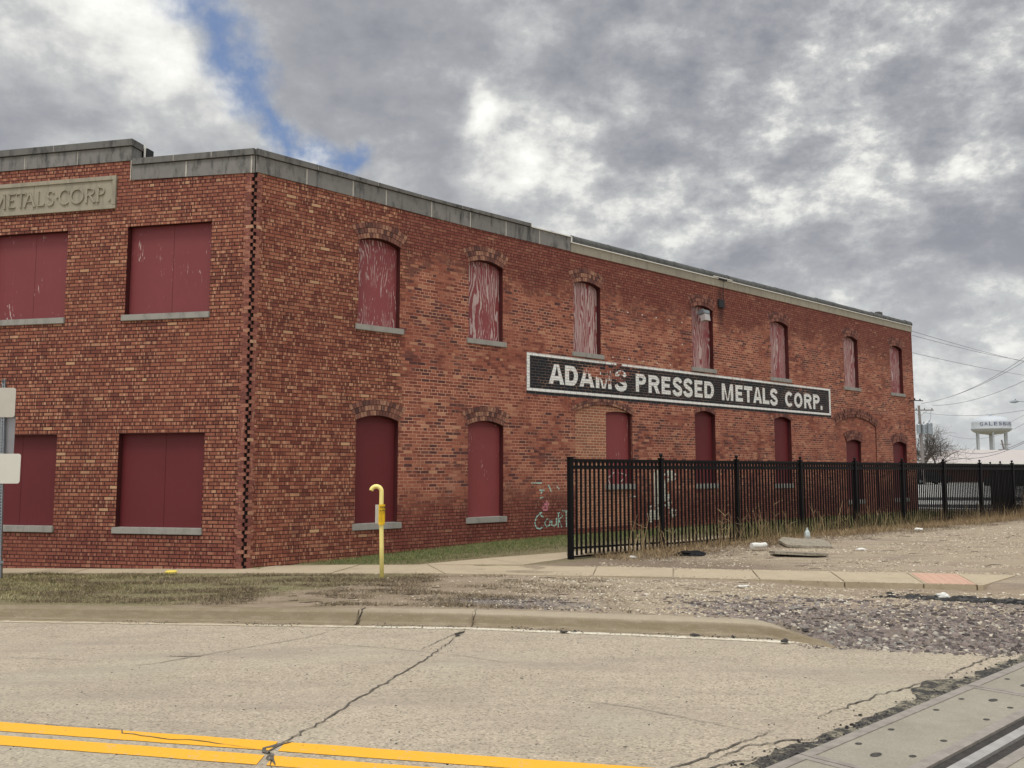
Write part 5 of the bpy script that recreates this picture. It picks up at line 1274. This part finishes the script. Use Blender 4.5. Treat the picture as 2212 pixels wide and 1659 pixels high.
# ================================================================= loose stones, grass, weeds (stuff)
rg = random.Random(5)
def stones(name, n, region, size, m, label, flat=.6, zoff=.0, zf=None):
    vs = []; fs = []
    base = [Vector(v).normalized() for v in ((1, 0, 0), (-1, 0, 0), (0, 1, 0), (0, -1, 0), (0, 0, 1), (0, 0, -1))]
    tri = [(0, 2, 4), (2, 1, 4), (1, 3, 4), (3, 0, 4), (2, 0, 5), (1, 2, 5), (3, 1, 5), (0, 3, 5)]
    # stretch + skew an octahedron with cut-off top: angular, broken stone
    for i in range(n):
        x, y = region()
        if x is None: continue
        r_ = size(); a = rg.uniform(0, 6.28); ca, sa = math.cos(a), math.sin(a); sx = rg.uniform(.7, 1.3); sy = rg.uniform(.5, 1.0); f_ = flat*rg.uniform(.6, 1.2)
        z = (zf or on)(x, y)+zoff; k = len(vs)
        pts8 = []
        for (u, v, w_) in ((1, .3, 0), (.4, 1, .1), (-.6, .8, 0), (-1, -.2, .1), (-.4, -1, 0), (.6, -.8, .1)):
            q = rg.uniform(.75, 1.15); pts8.append((u*q, v*q, w_))
        for (u, v, w_) in pts8+[(u*.55+rg.uniform(-.15, .15), v*.55+rg.uniform(-.15, .15), 1+rg.uniform(-.2, .1)) for u, v, w_ in pts8[::2]]:
            X_, Y_ = u*sx*r_, v*sy*r_
            vs.append((x+ca*X_-sa*Y_, y+sa*X_+ca*Y_, z+w_*f_*r_-.12*r_))
        for j in range(6):
            fs.append((k+j, k+(j+1) % 6, k+6+((j+1)//2) % 3) if j % 2 else (k+j, k+(j+1) % 6, k+6+j//2))
        for j in range(3): fs.append((k+6+j, k+(2*j+1) % 6, k+6+(j+1) % 3))
        fs.append((k+6, k+7, k+8))
    me = bpy.data.meshes.new(name); me.from_pydata(vs, [], fs); me.materials.append(m); me.update()
    o = bpy.data.objects.new(name, me); sc.collection.objects.link(o); tag(o, label, 'stones', kind='stuff'); return o
def on_walk(x, y):
    s = y+.22*x
    return -12 < x < 7.6 and 13.9 < s < 15.5 and not (x < 0 and s < 13.95)
def reg_s(x0, x1, s0, s1, dens=None, avoid=True):
    def f():
        for _ in range(40):
            x = rg.uniform(x0, x1); s = rg.uniform(s0, s1); y = s-.22*x
            if avoid and on_walk(x, y): continue
            if inside_building(x, y): continue
            if dens and rg.random() > dens(x, s): continue
            return x, y
        return None, None
    return f
def inside_building(x, y):
    d = Vector((x, y, 0))-C0
    return d.dot(nR) > -.03 and d.dot(Vector((.2183, .9759, 0))) > -.03
clump = lambda x, s, k=1.2, o=0: mnoise.noise(Vector((x*k*.6+o, s*k*1.6, o)))
sz = lambda a, c: (lambda: a+(c-a)*rg.random()**2.2)
stones('pale_gravel', 17000, reg_s(-2.5, 7.5, 10.55, 13.95, lambda x, s: (.08+.92*sm(-1.6, 2.2, x))*(.5+.9*max(0, clump(x, s)+.25))), sz(.007, .024), M_pebble, 'pale crushed gravel scattered over the verge between kerb and walk')
stones('pale_gravel', 17000, reg_s(1.5, 16, 15.5, 27, lambda x, s: max(0, .12+1.5*(clump(x, s, .9)+.22))*(1 if (s-.22*x) < 16.33+.858*(x-1.06)-.5 else 0)), sz(.008, .028), M_pebble, 'pale crushed gravel spread between the walk and the fence')
stones('ballast_stone', 13000, reg_s(1.4, 8.5, 9.35, 12.3, lambda x, s: sm(1.5, 3.2, x)*sm(9.45, 9.8, s-(0 if x > 3.1 else .75))*(1 if s < 11.6 else .35)*(.75+.9*max(0, clump(x, s, 1.5, 4)+.3))), sz(.014, .048), M_ballast, 'purple-grey railway ballast spilled past the end of the kerb', flat=.55)
stones('ballast_stone', 900, reg_s(-1.2, 1.6, 10.55, 11.6, lambda x, s: max(0, 1-abs(x+.0)/1.3)*(.4+clump(x, s))), sz(.012, .03), M_ballast, 'small grey stones in a dark patch behind the kerb')
stones('dark_crumbs', 7000, reg_s(4.6, 8.8, 12.0, 13.5, lambda x, s: max(0, 1-abs(s-12.75+.25*(x-6))/.5)*sm(4.6, 6.2, x)*(.6+clump(x, s, 1.5))), sz(.014, .085), M_chunk, 'black asphalt crumbs heaped in front of the end of the walk', flat=.5)
stones('dark_crumbs', 900, lambda: (lambda t, p: (rc(t, p).x, rc(t, p).y))(rg.uniform(3.5, 13), p_out+abs(rg.gauss(0, .09))), sz(.004, .017), M_chunk, 'loose asphalt crumbs along the steel edge of the crossing', zf=lambda x, y: terr(x, y)-.114)
stones('road_grit', 420, reg_s(-4, 5, 5.0, 9.9, None, False), sz(.003, .010), M_chunk, 'dark grit and pebbles scattered over the road', zf=lambda x, y: terr(x, y)-.118)
stones('road_grit', 500, reg_s(-5, 3.2, 9.86, 10.14, lambda x, s: .3+clump(x, s, 2), False), sz(.004, .016), M_chunk, 'dark grit collected in the gutter', zf=lambda x, y: terr(x, y)-.116)
stones('pale_gravel', 700, reg_s(2.8, 6, 9.5, 9.9, None, False), sz(.005, .018), M_ballast, 'stray stones at the edge of the road by the ballast', zf=lambda x, y: terr(x, y)-.116)
stones('pale_gravel', 900, lambda: (lambda x, s: (x, s-.22*x))(rg.uniform(.5, 6.6), 14.0+abs(rg.gauss(0, .22))), sz(.005, .014), M_pebble, 'stray gravel kicked up onto the sidewalk', zf=lambda x, y: terr(x, y)+.017)
stones('pale_gravel', 700, lambda: (lambda x, s: (x, s-.22*x))(rg.uniform(1.2, 6.6), 15.42-abs(rg.gauss(0, .12))), sz(.005, .016), M_pebble, 'stray gravel along the far edge of the sidewalk', zf=lambda x, y: terr(x, y)+.017)
def blades(name, n, region, h, wd_, m, label, lean=.5, seg=2, cat='grass', curl=.3):
    vs = []; fs = []
    for i in range(n):
        x, y = region()
        if x is None: continue
        H_ = h(); a = rg.uniform(0, 6.28); l = rg.uniform(.1, 1)*lean; ca, sa = math.cos(a), math.sin(a); z = on(x, y)-.01
        w_ = wd_*rg.uniform(.6, 1.3); pa = rg.uniform(0, 6.28); wx, wy = math.cos(pa)*w_/2, math.sin(pa)*w_/2; k = len(vs)
        for j in range(seg+1):
            t = j/seg; off = H_*(l*t+curl*l*t*t); zz_ = z+H_*(t-.35*l*t*t); tw = (1-t)*.9+.1
            vs += [(x+ca*off-wx*tw, y+sa*off-wy*tw, zz_), (x+ca*off+wx*tw, y+sa*off+wy*tw, zz_)]
        for j in range(seg): fs.append((k+2*j, k+2*j+1, k+2*j+3, k+2*j+2))
    me = bpy.data.meshes.new(name); me.from_pydata(vs, [], fs); me.materials.append(m); me.update()
    o = bpy.data.objects.new(name, me); sc.collection.objects.link(o); tag(o, label, cat, kind='stuff'); return o
uni = lambda a, c: (lambda: rg.uniform(a, c))
# left verge: green thinning into matted brown
blades('verge_grass', 46000, reg_s(-13, -2.6, 10.75, 14.2, lambda x, s: (.10+.90*sm(-4.6, -7.6, x+2.6*clump(x, s, .8)))*sm(-1.8, -4.5, x+clump(x, s))*(.5+.8*max(0, clump(x, s, 1.5)+.3))), uni(.02, .065), .0075, M_grass, 'short green and straw-coloured grass on the verge at the left', 1.0)
blades('dead_grass', 52000, reg_s(-9, 1.4, 10.6, 14.0, lambda x, s: (.25+.75*sm(1.4, -2.0, x))*max(0, clump(x, s, 1.5, 7)+.12)*3), uni(.02, .075), .008, M_duff, 'matted dead grass on the bare verge', 1.8)
# strip against the side wall
def wallstrip(t0, t1, d0, d1, dens=None):
    def f():
        for _ in range(20):
            t = rg.uniform(t0, t1); d = rg.uniform(d0, d1)
            q = C0+Vector((.7394, .6733, 0))*t-nR*d
            if q.y+.22*q.x < 15.45 and q.x > -4.3: continue
            if dens and rg.random() > dens(t, d): continue
            return q.x, q.y
        return None, None
    return f
blades('wall_grass', 30000, wallstrip(.1, 10.5, .02, 1.75, lambda t, d: 1 if d < 1.2 else .5), uni(.03, .085), .007, M_grassG, 'green grass strip along the foot of the side wall', .8)
blades('wall_grass', 24000, wallstrip(10.5, 27, .05, 3.0), uni(.05, .12), .010, M_grassG, 'green grass behind the fence at the foot of the side wall', .8)
blades('dead_grass', 9000, wallstrip(.5, 9, 1.2, 2.1, lambda t, d: .7), uni(.02, .05), .006, M_duff, 'dry grass edge between the green strip and the walk', 1.6)
# weeds along the fence
def fstrip(t0, t1, d0, d1, dens=None):
    def f():
        for _ in range(20):
            t = rg.uniform(t0, t1); d = rg.uniform(d0, d1)
            if dens and rg.random() > dens(t, d): continue
            q = F0+FD*t+Vector((FD.y, -FD.x, 0))*d
            return q.x, q.y
        return None, None
    return f
fcl = lambda t, d: .25+max(0, mnoise.noise(Vector((t*.9, d, 3)))+.25)*1.3
blades('dead_weeds', 26000, fstrip(.5, 30, -.35, 1.0, lambda t, d: fcl(t, d)*(1-abs(d-.2)*.6)), uni(.04, .18), .009, M_dry, 'dead brown weeds along the foot of the fence', 1.1, 3)
blades('dead_weeds', 1700, fstrip(1.2, 21, -.25, .45, fcl), lambda: .18+.5*rg.random()**2, .009, M_dry, 'tall dry weed stalks standing against the fence', .32, 4)
blades('dead_weeds', 22000, fstrip(.8, 26, .1, 1.6, lambda t, d: fcl(t, d)*.9), uni(.02, .09), .008, M_duff, 'matted dead growth in front of the fence', 1.9)
blades('green_weeds', 1600, fstrip(5, 14, -.3, .35, lambda t, d: .5 if 5 < t < 8.5 else .25), uni(.15, .45), .008, M_grass, 'grey-green weeds poking through the fence', .5, 3)
blades('tall_dry_grass', 7000, fstrip(20.6, 31, .1, 2.6), uni(.5, 1.05), .012, M_dry, 'tall tan grass beyond the fence corner on the right', .35, 3)
blades('tall_dry_grass', 2500, fstrip(15.5, 22, -.6, .25), uni(.12, .36), .010, M_dry, 'dry grass round the far fence posts', .5, 3)
# dead stems with side twigs near the first bay
wd = MB(); rw = random.Random(3)
for i in range(46):
    t = rw.choice([1.0, 1.3, 1.7, 2.4, 3.4, 4.2, 5.2, 5.6, 6.0, 6.6, 7.2, 8.0, 8.8, 9.5, 10.4, 11.5])+rw.uniform(-.35, .35); d = rw.uniform(-.1, .35)
    q = F0+FD*t+Vector((FD.y, -FD.x, 0))*d; q.z = on(q.x, q.y); H_ = rw.uniform(.35, .85)
    top = q+Vector((rw.uniform(-.2, .2), rw.uniform(-.1, .1), H_)); mid_ = q.lerp(top, .5)+Vector((rw.uniform(-.05, .05), 0, 0))
    wd.tube([q, mid_, top], [.008, .006, .003], 4, cap=False)
    for k in range(rw.randint(2, 6)):
        p = q.lerp(top, rw.uniform(.3, .95)); wd.tube([p, p+Vector((rw.uniform(-.16, .16), rw.uniform(-.1, .1), rw.uniform(.03, .16)))], [.005, .003], 3, cap=False)
o = wd.build('dry_stems', M_dry, recalc=False); tag(o, 'branching dry stems tangled through the fence pickets', 'weeds', kind='stuff')
# twigs and dead sticks on the verge
tw = MB()
for i in range(330):
    x, s = (rw.uniform(-6, 7), rw.uniform(10.65, 13.8)) if i % 2 else (rw.uniform(2, 15), rw.uniform(15.6, 24)); y = s-.22*x
    if on_walk(x, y) or y > 16.33+.858*(x-1.06)-.3: continue
    a = rw.uniform(-.5, .5)+(math.pi if rw.random() < .5 else 0); L = rw.uniform(.05, .4)*rw.random(); z = on(x, y)+.006
    tw.tube([(x, y, z), (x+L*.5*math.cos(a), y+L*.5*math.sin(a), z+.012*rw.random()), (x+L*math.cos(a+.2), y+L*math.sin(a+.2), z)], [.004, .004, .002], 4, cap=False)
o = tw.build('fallen_twigs', plain('dark_twig', srgb(70, 58, 48), .9, .3), recalc=False); tag(o, 'dark fallen twigs scattered over the verge', 'twigs', kind='stuff')
